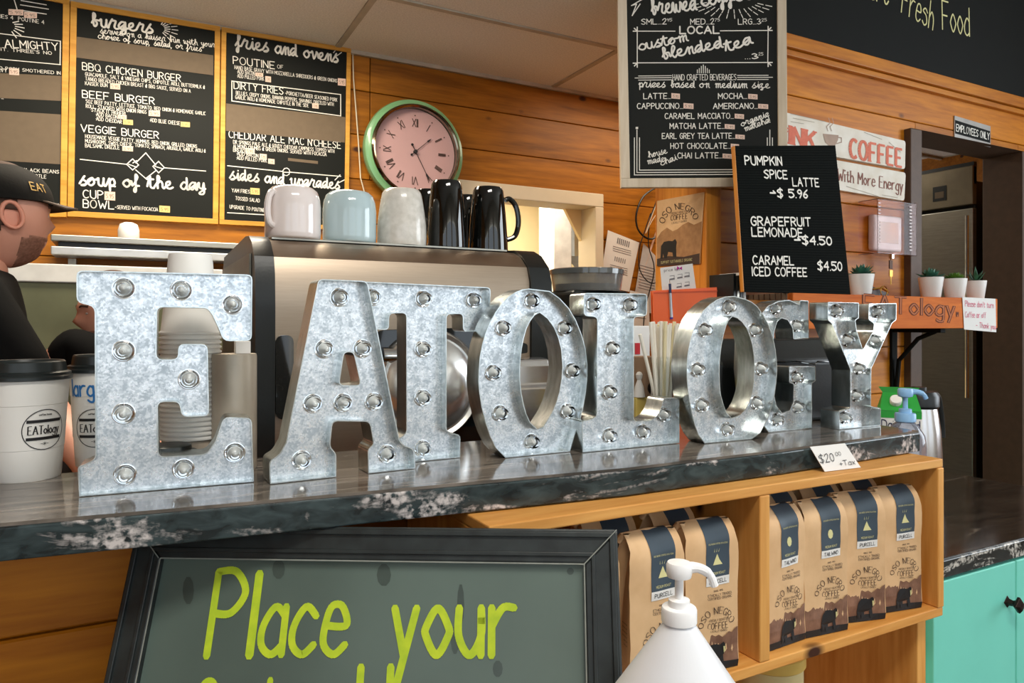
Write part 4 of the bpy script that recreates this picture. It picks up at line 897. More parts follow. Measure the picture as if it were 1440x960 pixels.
MB().box(fx-.002, fx, min(a.y, b.y), max(a.y, b.y), a.z, b.z+.01).build('label_plate', M_blackpl, fr_)
MB().box(fx-.003, fx-.002, min(a.y, b.y)+.012, max(a.y, b.y)-.012, a.z+.015, b.z-.02).build('label_text', M_tape, fr_)
# ================================================================ espresso machine
YM = 1.38
em = thing('espresso_machine', 'large stainless espresso machine with black end trims standing behind the letters', 'espresso machine', (.52, 1.65, .90))
xm0 = at(386, 400, Y=YM).x; xm1 = at(745, 400, Y=YM).x; xa = at(358, 400, Y=YM).x; xb = at(774, 400, Y=YM).x
TZ = EYE+.168
def mprof(grow=0, top=0):
    g_ = grow
    return [(1.90, .93), (1.90, TZ-.03+top), (1.88, TZ-.005+top), (1.50, TZ+g_+top), (1.455, TZ-.004+g_+top), (1.42, TZ-.018+g_+top), (YM+.012-g_, TZ-.042+top), (YM-g_, TZ-.075+top), (YM-.004-g_, TZ-.14), (YM-g_, TZ-.36), (YM+.01-g_, .93)]
def mprism(x0, x1, g_, name, m, top=0):
    P = mprof(g_, top); return MB().prism([(x0, y, z) for y, z in P], (x1-x0, 0, 0)).build(name, m, em, smooth=True, ang=28)
mprism(xm0+.001, xm1-.001, 0, 'body', M_steel)
mprism(xa, xm0, .006, 'end_trim', M_blackpl)
mprism(xm1, xb, .006, 'end_trim', M_blackpl)
MB().box(xa-.004, xa-.0005, YM+.04, 1.88, .95, TZ-.035).build('side_panel', mat('grey_steel_side', (120, 116, 104), .4, metal=.7, scale=20), em)
# cup rail edge and warming tray
MB().box(xm0+.01, xm1-.01, 1.47, 1.87, TZ+.0005, TZ+.004).build('warming_tray', M_steel2, em)
def on(px, py, off): return at(px, py, Y=YM-off)
def yplate(px, off, th, name, m, rr=.02, bevel=.003):
    P = [on(*p, off) for p in px]; n2 = round_poly([Vector((p.x, p.z)) for p in P], rr, 5)
    return MB().prism([Vector((p.x, YM-off, p.y)) for p in n2], (0, th, 0)).build(name, m, em, bevel=bevel)
M_recess = mat('glossy_black_panel', (14, 17, 18), .08, coat=.5)
yplate([(388, 471), (413, 471), (413, 590), (388, 590)], .010, .008, 'black_panel', M_recess, .015)
yplate([(420, 471), (446, 471), (446, 590), (420, 590)], .010, .008, 'black_panel', M_recess, .015)
yplate([(522, 464), (674, 460), (678, 640), (522, 640)], .012, .010, 'black_panel', M_recess, .03)
dc = on(603, 541, .013)
pr = MB().lathe([(.112, 0), (.112, .012), (.106, .020), (.098, .016), (.080, .034), (.045, .046), (0, .050)], n=48)
MB().add([Vector((dc.x+v.x, dc.y-v.z, dc.z+v.y*1.02)) for v in pr.v], pr.f).build('polished_drum', mat('satin_drum', (232, 232, 230), .22, metal=.9, var=.02), em, smooth=True, ang=40)
# small pipe fitting in the black panel
MB().tube([on(537, 500, .02), on(560, 500, .02)], .017, 14).build('pipe_fitting', M_chrome, em, smooth=True)
# added polished housing, shaped for bright reflections seen through the letter O
xq0, xq1 = on(690, 560, .03).x, on(772, 560, .03).x
zt_ = on(740, 505, .02).z
P = [(YM-.002, zt_+.004), (YM-.028, zt_), (YM-.034, zt_-.015), (YM-.034, zt_-.055), (YM-.044, zt_-.06), (YM-.044, .95), (YM-.002, .95)]
MB().prism([(xq0, y, z) for y, z in P], (xq1-xq0, 0, 0)).build('reflection_housing', mat('satin_steel', (222, 220, 218), .2, metal=.9), em, bevel=.004)
yplate([(726, 478), (742, 484), (742, 496), (726, 498)], .02, .018, 'latch', M_blackpl, .004)
# ================================================================ mugs on the machine
def mug(name, px, base_y, top_y, wpx, Y, m, label, prof, handle=0, group='mugs warming on top of the espresso machine', hs=1, sub=None):
    b = at(px, base_y, Y=Y); zb_ = TZ+.0045; d = depth(b); h = EYE+(HY-top_y)/F*d-zb_; r = wpx*.5*d/F
    t = thing(name, label, 'mug', (b.x, Y, zb_), group)
    b = Vector((b.x, Y, zb_))
    MB().lathe([(rr*r, zz*h) for rr, zz in prof]+[(0, prof[-1][1]*h)], b, 48).build('body', m, t, smooth=True, ang=50)
    if handle is not None:
        a = R(handle); u = Vector((math.cos(a), math.sin(a), 0))
        pts = [b+u*(r*.88)+Vector((0, 0, h*.82)), b+u*(r*.88+.012*hs)+Vector((0, 0, h*.84)), b+u*(r*.88+.028*hs)+Vector((0, 0, h*.72)), b+u*(r*.88+.034*hs)+Vector((0, 0, h*.48)), b+u*(r*.9+.024*hs)+Vector((0, 0, h*.27)), b+u*(r*.90)+Vector((0, 0, h*.2))]
        pts = [Vector(p) for p in catmull3(pts)]
        MB().tube(pts, .0065, 10, flat=1.0).build('handle', m, t, smooth=True)
    return t
def catmull3(P, n=5):
    out = []
    for i in range(len(P)-1):
        p0, p1, p2, p3 = P[max(i-1, 0)], P[i], P[i+1], P[min(i+2, len(P)-1)]
        for k in range(n):
            t = k/n; out.append(.5*((2*p1)+(p2-p0)*t+(2*p0-5*p1+4*p2-p3)*t*t+(3*p1-p0-3*p2+p3)*t**3))
    out.append(P[-1]); return out
M_mw = mat('white_glaze', (226, 216, 212), .12, coat=.5, var=.01); M_mb = mat('pale_blue_glaze', (178, 198, 202), .12, coat=.5, var=.01); M_ms = mat('speckled_white_glaze', (218, 214, 206), .22, coat=.3, scale=70, c2=(196, 192, 182))
RND = [(.93, 0), (.985, .03), (1, .12), (1, .62), (.97, .78), (.88, .92), (.74, .985), (.62, 1)]
TAP = [(.96, 0), (.985, .03), (1, .18), (.985, .36), (.93, .58), (.85, .80), (.79, .93), (.70, .99), (.60, 1)]
LAT = [(.98, 0), (1, .03), (.98, .2), (.90, .55), (.80, .86), (.76, .95), (.68, .995), (.5, 1)]
mug('mug', 412, 328, 264, 76, 1.50, M_mw, 'wide white glazed mug upside down, leftmost on the espresso machine', RND, 215, hs=.6)
mug('mug', 491.5, 332, 270.5, 74, 1.52, M_mb, 'pale blue glazed mug upside down beside the wide white mug', RND, 60)
mug('mug', 565, 337, 267, 69, 1.52, M_ms, 'speckled off-white tapered mug upside down on the espresso machine', TAP, 70)
mug('mug', 628, 341, 255, 56, 1.53, M_blackgl, 'tall glossy black latte mug upside down beside the speckled mug', LAT, 85)
mug('mug', 686.5, 345, 264, 56, 1.55, M_blackgl, 'tall glossy black latte mug with its handle showing at the right end of the machine', LAT, -12)
mug('mug', 602, 336, 267, 42, 1.68, M_blackgl, 'black mug half hidden between the speckled and the tall black mug', LAT, 80)
mug('mug', 657, 340, 275, 42, 1.70, M_blackgl, 'black mug half hidden between the two tall black latte mugs', LAT, 80)
# ================================================================ grinder
gx = at(825, 395, Y=1.52); d = depth(gx); r = 51*d/F
gr = thing('coffee_grinder', 'coffee grinder with smoked round bean hopper at the right of the espresso machine', 'grinder', (gx.x, 1.52, .90))
zt1 = EYE+(HY-379)/F*d; zt0 = EYE+(HY-410)/F*d
MB().lathe([(r*.93, zt0), (r, zt1-.012), (r*.97, zt1-.012), (r*.90, zt0+.004)], (gx.x, 1.52, 0), 40, cap=False).build('hopper', mat('smoked_plastic', (190, 190, 186), .12, trans=.8, coat=.3, ior=1.2, var=.05), gr, smooth=True)
MB().lathe([(r*1.02, zt1-.014), (r*1.03, zt1-.002), (r*.99, zt1), (0, zt1+.002)], (gx.x, 1.52, 0), 40).build('lid', mat('grey_smoked_lid', (96, 98, 96), .1, coat=.4), gr, smooth=True, ang=50)
MB().lathe([(r*.86, zt0), (r*.86, zt0+.018), (0, zt0+.024)], (gx.x, 1.52, 0), 30).build('coffee_beans', mat('coffee_beans', (52, 34, 24), .5, scale=90, bump=.6, bscale=120), gr)
MB().box(gx.x-.085, gx.x+.085, 1.45, 1.66, .902, zt0+.001).build('body', M_blackpl, gr, bevel=.012, seg=3)
MB().box(gx.x-.04, gx.x+.05, 1.43, 1.449, 1.05, zt0-.02).build('front_panel', mat('grey_metal_panel', (150, 150, 144), .4, metal=.6), gr, bevel=.004)
# ================================================================ paper cups
def cup_geo(b, r0, r1, h, root, up=True, mat_=None, ribs=True):
    """takeaway cup, r0 at base, r1 at mouth"""
    P = [(r0*.9, .004), (r0*.97, 0), (r0, .0015), (r0+(r1-r0)*.3, h*.3), (r0+(r1-r0)*.3+.0005, h*.302), (r0+(r1-r0)*.72, h*.72), (r0+(r1-r0)*.72+.0005, h*.722), (r1, h-.003), (r1+.0015, h-.0015), (r1, h), (r1-.002, h-.002), (r1-.003, h-.01), (0, h-.012)]
    return MB().lathe(P, b, 48).build('cup', mat_ or M_cup, root, smooth=True, ang=40)
def lid_geo(b, r1, z, root):
    P = [(r1+.001, z-.007), (r1+.0035, z-.006), (r1+.0035, z-.002), (r1+.0015, z), (r1+.002, z+.003), (r1-.003, z+.005), (r1-.005, z+.017), (r1-.007, z+.019), (r1-.010, z+.0185), (r1-.012, z+.013), (0, z+.012)]
    return MB().lathe(P, b, 48).build('lid', M_lid, root, smooth=True, ang=35)
def on_cup(mb, polys, b, r0, r1, h, az, zc_, k):
    def fn(x, y):
        z = zc_+y*k; rr = r0+(r1-r0)*z/h+.0009; a = az+x*k/rr
        return Vector((b.x+rr*math.sin(a), b.y-rr*math.cos(a), b.z+z))
    for p in polys: JI[0] = (JI[0]+1) % 24; mb.face([fn(x, y)+Vector((0, -JI[0]*7e-6, 0)) for x, y in p])
def cup_logo(root, b, r0, r1, h, az, zc_, R_):
    k = R_/20
    mb = MB(); N = 40; S = [[(20*math.cos(2*math.pi*i/N), 20*math.sin(2*math.pi*i/N)) for i in range(N+1)]]
    ps = ribbons(S, .8, caps=False)
    for y0 in (7.2, -10.2):
        xs = [-16.5+33*i/16 for i in range(17)]
        for a, c in zip(xs, xs[1:]): ps.append([(a, y0), (c, y0), (c, y0+3), (a, y0+3)])
    on_cup(mb, ps, b, r0, r1, h, az, zc_, k); mb.build('emblem', M_inkblk, root)
    mb = MB(); S, W = layout('EATOLOGY', gap=1.6); s1 = 30/W
    for txt, x0, w_, hh in (('EAT', -15, 13.2, 8.3), ('ology', -1.2, 15.6, 8.3)):
        S, W = layout(txt, gap=1.6); sx = w_/W; sy = hh/8
        ps = ribbons([[(x*sx, y*sy) for x, y in q] for q in S], 1.15, contrast=.5, serif=.9)
        on_cup(mb, [[(x+x0, y-4.2) for x, y in p] for p in ps], b, r0, r1, h, az, zc_, k)
    mb.build('emblem_name', M_inkblk, root)
    mb = MB(); S, W = layout('coffee house', gap=1.5); sx = 12/W
    ps = ribbons([[(x*sx-6, y*.22+14.2) for x, y in q] for q in S], .35)+ribbons([[(-1.4, -14.8), (1.4, -13.2)], [(-1.4, -13.2), (1.4, -14.8)], [(-3.6, -14), (-1.8, -14)], [(1.8, -14), (3.6, -14)], [(0, -15.6), (0, -12.4)]], .4)
    on_cup(mb, ps, b, r0, r1, h, az, zc_, k); mb.build('emblem_small_print', M_inkblk, root)
def az_of(b, px_, r):  # angle round the cup at which a pixel column meets it
    best = min(range(-90, 91), key=lambda a: abs(proj(b+Vector((r*math.sin(R(a)), -r*math.cos(R(a)), .05)))[0]-px_) if a > -60 and a < 80 else 1e9)
    return R(best)
def proj(p):
    f = depth(p); l = p.x*CY-p.y*SY; return (720+F*l/f, HY-F*(p.z-EYE)/f)
g = 'takeaway coffee cups with black lids on the ledge'
b = at(37, 671, Z=CT); d = depth(b); s_ = d/F
t = thing('takeaway_cup', 'white paper takeaway cup with black lid and full round emblem, front left of ledge', 'cup', b, g)
r0, r1, hh = 42*s_, 52.5*s_, 145*s_
cup_geo(b, r0, r1, hh, t); lid_geo(b, r1, hh, t); cup_logo(t, b, r0, r1, hh, az_of(b, 63, .045), 71*s_, 27.5*s_)
b2 = b.copy(); b = at(142, 652, Z=CT); d = depth(b); s_ = d/F
t = thing('takeaway_cup', 'white paper cup with black lid and blue handwriting, half hidden behind the letter E', 'cup', b, g)
r0, r1, hh = 31*s_, 39*s_, 136*s_
cup_geo(b, r0, r1, hh, t); lid_geo(b, r1, hh, t); cup_logo(t, b, r0, r1, hh, az_of(b, 134, .035), 55*s_, 26*s_)
mb = MB(); S, W = layout('large'); k = 42*s_/W; k2 = 22*s_/8
on_cup(mb, ribbons([[(x*k/k2, y) for x, y in q] for q in S], 1.0), b, r0, r1, hh, az_of(b, 92, .038), 99*s_, k2); mb.build('handwriting', mat('blue_marker', (40, 120, 190), .6), t)
# third cup just outside the left edge of the frame
b = at(-64, 668, Z=CT); d = depth(b); s_ = d/F; r0, r1, hh = 39*s_, 49*s_, 140*s_
t = thing('takeaway_cup', 'white paper takeaway cup barely showing at the extreme left edge of the photo', 'cup', b, g)
cup_geo(b, r0, r1, hh, t); lid_geo(b, r1, hh, t)
# ---- tall stack of nested upside-down paper cups
b = at(268, 645, Z=CT); b = Vector((b.x, 1.13, CT)); b.x = at(268, 600, Y=1.13).x; d = depth(b); s_ = d/F
ztop = EYE+(HY-358)*s_; ch = 112*s_; sp = 6.6*s_; n = 0; z = ztop-ch
src = None; zs = []
while z > CT+.035: zs.append(z); z -= sp
zs = zs[:-1]
P = [(39*s_, 0), (40.5*s_, .0008), (40.6*s_, .003), (39*s_, .0042), (38*s_, .006), (34*s_, ch*.4), (33.6*s_, ch*.42), (28.5*s_, ch-.003), (27.5*s_, ch), (0, ch-.001)]
for i, zz in enumerate(zs):
    lab = 'white paper cup, topmost of the tall upside-down stack behind the letter E' if i == 0 else 'white ribbed paper cup within the tall upside-down stack behind the letter E'
    pp = P if i == 0 else [(39*s_, 0), (40.5*s_, .0008), (40.6*s_, .003), (39*s_, .0042), (38*s_, .0058), (37.6*s_, .007)]
    if i < 2:
        o = MB().lathe(pp, (b.x, b.y, zz), 40, cap=(i == 0)).build('paper_cup', M_cup, None, smooth=True, ang=50); src = o; zsrc = zz
    else:
        o = src.copy(); COL.objects.link(o); o.location = src.location+Vector((0, 0, zz-zsrc))
    tag(o, lab, 'cup', None if i == 0 else 'nested paper cups in the tall stack')
zb_ = zs[-1]
o = MB().lathe([(33*s_, CT+.0005), (37*s_, CT+.002), (37*s_, zb_-.001), (0, zb_-.0008)], (b.x, b.y, 0), 32).build('cup_sleeve_box', mat('beige_card', (206, 190, 170), .7), None); tag(o, 'beige round holder under the tall stack of paper cups', 'holder')
# ---- black lids stacked in the lower opening of the letter E
g = 'dark cup lids stacked by the paper cups'
lx = Vector((at(236, 640, Y=1.065).x, 1.065, CT)); 
src = None
for i in range(5):
    if src is None:
        src = o = MB().lathe([(.034, 0), (.036, .001), (.036, .004), (.030, .006), (.029, .012), (.026, .013), (0, .012)], lx+Vector((0, 0, .0)), 32).build('cup_cover', M_lid, None, smooth=True, ang=40); tag(o, None, 'lid', g); zl = o.location.z
    else: o = src.copy(); COL.objects.link(o); o.location.z = zl+.0085*i
    o['label'] = 'dark grey cup lid in the small stack behind the opening of the letter E'
# ---- beige canister
cx = at(292, 600, Y=1.12).x
d = depth(Vector((cx, 1.12, 0))); 
o = thing('canister', 'beige cylindrical canister between the paper cups and the espresso machine', 'canister', (cx+.012, 1.135, CT))
cr_ = 30*d/F
zt2 = EYE+(HY-497)*d/F
MB().lathe([(cr_*.96, 0), (cr_, .004), (cr_, zt2-CT-.004), (cr_*.97, zt2-CT), (0, zt2-CT)], (cx+.012+.022, 1.10, CT), 40).build('body', mat('beige_metal', (196, 184, 166), .4, metal=.3), o, smooth=True, ang=40)
MB().box(cx+.035, cx+.055, 1.09, 1.11, zt2+.0005, zt2+.018).build('lid_tab', M_paper, o)
# ================================================================ straws, small things between L and O
b = Vector((at(931, 590, Y=1.09).x, 1.09, CT)); d = depth(b); s_ = d/F
jar = thing('straw_jar', 'clear glass jar holding the bunch of white straws between letters L and O', 'jar', b)
jr = 15.5*s_; jh = 105*s_
MB().lathe([(jr*.9, .001), (jr, .004), (jr*1.02, jh), (jr*.94, jh), (jr*.92, .006), (0, .006)], b, 32).build('glass', mat('clear_glass', (250, 252, 250), .03, trans=1, ior=1.3, var=0), jar, smooth=True, ang=50)
M_straw = mat('white_straw', (238, 234, 222), .5, var=.02); M_strawc = mat('cream_straw', (232, 220, 180), .5, var=.02)
g = 'white straws bunched in the glass jar'
for i in range(30):
    a = rnd.uniform(0, 6.28); rr = rnd.uniform(0, .8)*jr; lean = rnd.uniform(.3, 1.7)
    p0 = b+Vector((math.cos(a)*rr*.75, math.sin(a)*rr*.6, .008)); L = 150*s_*rnd.uniform(.94, 1.0)
    p1 = p0+Vector((math.cos(a)*rr*lean*1.6+rnd.uniform(-.002, .004), math.sin(a)*rr*.8, L))
    o = MB().tube([p0, p1], .0034, 8).build('straw', M_straw if i % 6 else M_strawc, None, smooth=True); tag(o, 'white drinking straw in the bunch standing in the glass jar', 'straw', g)
p0 = b+Vector((-.006, 0, .03)); p1 = at(900, 470, Y=1.09)
o = MB().tube([p0, p1], .0034, 8).build('straw', M_straw, None, smooth=True); tag(o, 'white straw leaning far out of the jar towards the letter L', 'straw', g)
# kraft cup with dark window, yellow box, red-square box, small white figure
b = Vector((at(905, 560, Y=1.16).x, 1.16, CT)); d = depth(b); s_ = d/F
o = MB().hexa([(b.x-.035, 1.14, CT+.0005), (b.x+.030, 1.14, CT+.0005), (b.x+.030, 1.195, CT+.0005), (b.x-.035, 1.195, CT+.0005)], [(b.x-.035, 1.14, CT+.062), (b.x+.030, 1.14, CT+.060), (b.x+.030, 1.19, CT+.060), (b.x-.035, 1.19, CT+.062)]).build('yellow_box', mat('pale_yellow_card', (226, 200, 110), .6), None, bevel=.003); tag(o, 'pale yellow box behind the foot of the letter L', 'box')
t = thing('kraft_cup', 'brown kraft paper tub with dark contents on the yellow box beside the straws', 'tub', (b.x+.004, 1.165, CT+.0625))
MB().lathe([(.026, 0), (.033, 55*s_), (.031, 55*s_), (.027, 45*s_), (0, 45*s_)], (b.x+.004, 1.166, CT+.0625), 32).build('tub', mat('brown_kraft', (172, 140, 112), .7), t, smooth=True, ang=40)
mb = MB().lathe([(.0005, 0), (.013, .002), (.012, .006), (0, .008)], n=14)
MB().add([Vector((b.x+.006+v.x, 1.1395-v.z*.4, CT+.080+v.y)) for v in mb.v], mb.f).build('window', mat('dark_beans', (40, 28, 22), .6, scale=200, bump=.5), t)
o = MB().lathe([(.012, 0), (.009, .02), (.004, .034), (.006, .038), (.007, .045), (.004, .050), (0, .051)], (b.x-.022, 1.146, CT+.0625), 16).build('white_figurine', M_paper, None, smooth=True); tag(o, 'tiny white pointed figurine peeping out beside the letter L', 'figurine')
t = thing('small_carton', 'small white carton with a red square behind the straws and letter L', 'box', (at(902, 480, Y=1.30).x, 1.30, .90))
q = [at(x, y, Y=1.30) for x, y in ((888, 497), (914, 497), (914, 458), (888, 460))]
MB().box(q[0].x, q[1].x, 1.30, 1.36, .9005, q[2].z).build('carton', M_paper, t, bevel=.002)
a, c = at(893, 498, Y=1.299), at(900, 482, Y=1.299)
MB().box(a.x, c.x, 1.2985, 1.2998, a.z, c.z).build('red_square', mat('red_print', (200, 30, 40), .5), t)
# black terminal behind the letter G
x0, x1 = at(1012, 540, Y=1.04).x, at(1180, 540, Y=1.04).x
t = thing('black_terminal', 'black plastic terminal box standing behind the letters O and G', 'device', ((x0+x1)/2, 1.06, CT))
zt3 = at(1090, 478, Y=1.05).z
MB().prism([(x0, 1.045, CT+.0005), (x0, 1.13, CT+.0005), (x0, 1.12, zt3), (x0, 1.075, zt3+.004), (x0, 1.035, zt3-.045)], (x1-x0, 0, 0)).build('housing', M_blackpl, t, bevel=.008, seg=3)
MB().tube([at(1086, 509, Y=1.03), at(1120, 508, Y=1.03), at(1146, 512, Y=1.03), at(1150, 508, Y=1.03), at(1168, 509, Y=1.035)], .0018, 6).build('cable', M_blackgl, t)
# ================================================================ orange file, pen, notes
of = thing('orange_file_holder', 'orange plastic file holder fixed beside the wooden post', 'file holder', (at(965, 450, Y=1.80).x, 1.80, 1.2))
plo = (C0+FWD*2.36, -FWD)
q = [at(x, y, pl=plo) for x, y in ((921, 520), (1008, 520), (1010, 403.5), (917.5, 408.5))]
M_or = mat('orange_plastic', (244, 104, 40), .35, var=.03)
MB().slab(q, .004).build('front', M_or, of, bevel=.001)
q2 = [at(x, y, pl=plo) for x, y in ((1008.3, 520), (1012, 520), (1015, 411), (1010.3, 403.5))]
MB().slab([q2[0], q2[1]+FWD*.03, q2[2]+FWD*.03, q2[3]], .003).build('side', mat('orange_pink_edge', (248, 170, 150), .35), of)
MB().slab([p-FWD*.002 for p in (at(919, 412.5, pl=plo), at(1009, 410, pl=plo), at(1009.2, 408, pl=plo), at(919, 410.5, pl=plo))], .0015).build('fold', mat('deep_orange', (224, 84, 24), .4), of)
MB().slab([p+FWD*.03 for p in q], .003).build('back', M_or, of)
pn = thing('ballpoint_pen', 'silver and blue ballpoint pen clipped to the orange file holder', 'pen', at(943, 445, pl=plo))
a, c = at(941.2, 399, pl=plo)-FWD*.008, at(943.5, 446, pl=plo)-FWD*.008
MB().tube([a*.72+c*.28, c], .0052, 10).build('barrel', mat('silver_barrel', (200, 204, 210), .3, metal=.6), pn, smooth=True)
MB().tube([a, a*.72+c*.28], .0045, 10).build('upper_barrel', mat('navy_blue', (42, 56, 96), .4), pn, smooth=True)
MB().tube([a+Vector((0, 0, .012)), a], .002, 8).build('button', M_chrome, pn)
MB().tube([c, c-Vector((0, 0, .006))], .0054, 10).build('tip_band', mat('violet_blue', (60, 50, 150), .4), pn)
# coffee bag opened flat and pinned on the post's side
plp = (Vector((PX-.004, 0, 0)), Vector((-1, 0, 0)))
pb = thing('pinned_coffee_bag', 'flattened kraft coffee bag with mountain and bear print pinned to the post', 'coffee bag', at(957, 375, pl=plp))
def qd(mb, px, pl, th=.0008, off=0):
    n = pl[1] if pl[1].dot(C0-pl[0]) > 0 else -pl[1]
    return mb.slab([at(*p, pl=pl)+n*off for p in px], th)
qd(MB(), [(923, 372), (984, 370), (990, 270), (924, 282.5)], plp, .002).build('sheet', M_kraft, pb)
def pp_(mb, px, pl, off): 
    n = pl[1] if pl[1].dot(C0-pl[0]) > 0 else -pl[1]; mb.prism([at(*p, pl=pl)+n*off for p in px], n*.0003)
mb = MB(); pp_(mb, [(924, 335), (930, 326), (938, 320), (946, 325), (953, 322), (960, 316), (968, 312), (976, 316), (987, 311), (985, 371), (924, 373)], plp, .0003); mb.build('mountain_print', mat('soft_mountain_print', (176, 132, 88), .7, scale=40, c2=(150, 108, 70)), pb)
mb = MB(); pp_(mb, [(924, 364), (940, 360), (962, 361), (984, 356), (984, 371), (924, 374)], plp, .0007); mb.build('ground_print', M_inkb, pb)
mb = MB(); pp_(mb, [(929, 364), (930, 346), (934, 340), (941, 338.5), (946, 339), (950, 336), (952, 340), (951, 348), (951.5, 362), (947, 362), (946, 355), (940, 354), (938, 363), (934, 363), (933, 356), (932, 364)], plp, .0011); mb.build('bear_print', M_inkblk, pb)
def arc_text(mb, text, cx_, cy_, rad, a0, a1, h, pl, wd=1.0, off=.001, sq=.9, **k):
    S, W = layout(text); n = pl[1] if pl[1].dot(C0-pl[0]) > 0 else -pl[1]
    ps = ribbons(S, wd, **k)
    def fn(x, y):
        a = R(a0+(a1-a0)*x/W); r_ = rad+y*h/8
        return at(cx_+r_*math.cos(a)*sq, cy_-r_*math.sin(a), pl=pl)+n*off
    ink(mb, ps, fn)
mb = MB(); arc_text(mb, 'OSO NEGRO', 956, 318, 24, 170, 22, 8.5, plp, wd=1.0, contrast=.4, serif=.7); mb.build('arched_lettering', M_inkb, pb)
mb = MB(); wt(mb, 'COFFEE', (943.5, 310), (967, 307), 7, plp, wd=1.1, contrast=.4, serif=.8); wt(mb, 'FRESHLY ROASTED', (944, 302), (967, 298.5), 3, plp, n=1); wt(mb, 'LOCALLY OWNED', (945, 315), (966, 311.5), 2.6, plp, n=1); mb.build('lettering', M_inkb, pb)
mb = MB(); wt(mb, 'SUPPORT SUSTAINABLE ORGANIC', (930, 371), (974, 366.5), 3.5, plp, n=1, off=.0022); mb.build('strip_lettering', M_cream, pb)
pc = thing('pinned_note', 'white printed card held by a magenta clip below the pinned coffee bag', 'note', at(955, 405, pl=plo)+FWD*.03)
plc = (C0+FWD*2.385, -FWD)
qd(MB(), [(932, 420), (980, 414), (974, 370.5), (928.5, 376.5)], plc, .001).build('card', M_paper, pc)
mb = MB()
for (x, y) in ((942, 393), (953, 391), (963, 389), (952, 404), (963, 402)): ln(mb, [(x, y), (x+6, y-1)], plc, 1.6); ln(mb, [(x, y-5), (x+6, y-6), (x+6, y-2), (x, y-1)], plc, .6)
wt(mb, 'price list', (934, 382), (956, 379.5), 4, plc, n=1); mb.build('printing', mat('grey_print', (120, 118, 122), .7), pc)
mb = MB(); c = at(955, 377, pl=plc)-FWD*.003
mb.prism([c+Vector((-.010, 0, .006)), c, c+Vector((-.010, 0, -.006))], (0, -.002, 0)); mb.prism([c+Vector((.010, 0, .006)), c, c+Vector((.010, 0, -.006))], (0, -.002, 0)); mb.build('bow_clip', mat('magenta', (196, 50, 160), .5), pc)
# papers pinned on the back wall right of the hatch
ply = (Vector((0, WB-.012, 0)), Vector((0, -1, 0)))
def paper(label, px, ry, lines, off=0):
    t = thing('pinned_paper', label, 'paper', at(px[0][0], px[0][1], pl=ply), 'papers pinned on the back wall beside the hatch')
    pl = (Vector((0, WB-.012-off, 0)), Vector((0, -1, 0)))
    qd(MB(), px, pl, .001).build('sheet', M_paper if off else mat('greyish_paper', (206, 202, 200), .8), t)
    D = MB()
    for a, b_, wdt in lines: ln(D, [a, b_], pl, wdt)
    D.build('printing', mat('grey_print', (120, 118, 122), .7), t)
paper('white printed sheet with bold headings pinned right of the serving hatch', [(843, 402), (885, 410), (899, 341), (855, 323.5)], 0, [((869+i*2.6, 335+i*.9), (868+i*2.6, 341.5+i*.9), 1.7) for i in range(7)]+[((862, 346+3*k), (887, 353+3*k), .7) for k in range(3)]+[((865+i*2.8, 361+i*.8), (864.4+i*2.8, 366+i*.8), 1.3) for i in range(6)]+[((858, 372+3*k), (882, 378+3*k), .7) for k in range(4)], .004)
paper('creased grey sheet hanging behind the cables, right of the printed sheet', [(888, 440), (922, 440), (928, 366), (905, 342)], 0, [((898, 372+4*k), (920, 378+4*k), .7) for k in range(9)])
paper('lower pale sheet half hidden between the letter L and the orange holder', [(880, 462), (914, 470), (912, 415), (886, 408)], 0, [((888, 425+5*k), (908, 428+5*k), .8) for k in range(5)], .002)
# loose cables and white rod
for lab, pts, r_, m in (('thick black cable looping down behind the drinks board', [(925, 262), (905, 276), (895, 300), (897, 322), (910, 335), (922, 333), (926, 318)], .005, M_blackpl),
    ('thin black cable crossing the grey sheet', [(915, 300), (905, 330), (899, 350), (900, 380), (915, 398), (932, 392), (945, 380)], .0028, M_blackpl),
    ('bundle cable hanging straight down past the sheets', [(926, 262), (922, 285), (914, 310), (912, 345), (920, 380), (908, 430), (904, 470)], .003, M_blackpl),
    ('thin grey cable twisted across the cable loop', [(931, 290), (917, 310), (908, 328), (918, 300), (925, 282)], .002, M_grid)):
    cy_ = globals().get('cy_', WB-.02)-.014; P = catmull3([at(x, y, Y=cy_) for x, y in pts], 4); o = MB().tube(P, r_, 6).build('loose_cable', m, None, smooth=True); tag(o, lab, 'cable')
o = MB().tube([at(937, 285, Y=WB-.007), at(892, 418, Y=WB-.007)], .0055, 8).build('pale_rod', mat('pale_pink_rod', (226, 186, 166), .5), None, smooth=True); tag(o, 'thin pale rod slanting down in front of the cables', 'rod')
# ================================================================ right end of ledge: carton, pump bottle, carafe
b = at(1272, 603, Z=CT)
def pump_head(root, c, m, s=1, dirv=Vector((1, 0, 0)), L=.045, drop=.006):
    MB().lathe([(.0175*s, 0), (.0185*s, .001*s), (.0185*s, .014*s), (.0175*s, .016*s), (.0115*s, .017*s), (.0110*s, .024*s), (.006*s, .025*s), (0, .025*s)], c, 28).build('collar', m, root, smooth=True, ang=35)
    MB().lathe([(.0045*s, .024*s), (.0045*s, .048*s), (0, .048*s)], c, 14).build('stem', m, root, smooth=True, ang=35)
    MB().lathe([(.007*s, .046*s), (.0125*s, .048*s), (.0135*s, .052*s), (.0135*s, .060*s), (.012*s, .063*s), (0, .064*s)], c, 24).build('pump_cap', m, root, smooth=True, ang=35)
    p = c+Vector((0, 0, .056*s)); MB().tube(catmull3([p, p+dirv*L*.5+Vector((0, 0, .001)), p+dirv*L*.85-Vector((0, 0, drop*.5)), p+dirv*L-Vector((0, 0, drop*1.6))]), [.0058*s]*5+[.0052*s]*5+[.0042*s]*6, 10).build('nozzle', m, root, smooth=True)
M_bluep = mat('light_blue_plastic', (140, 186, 228), .35, var=.02)
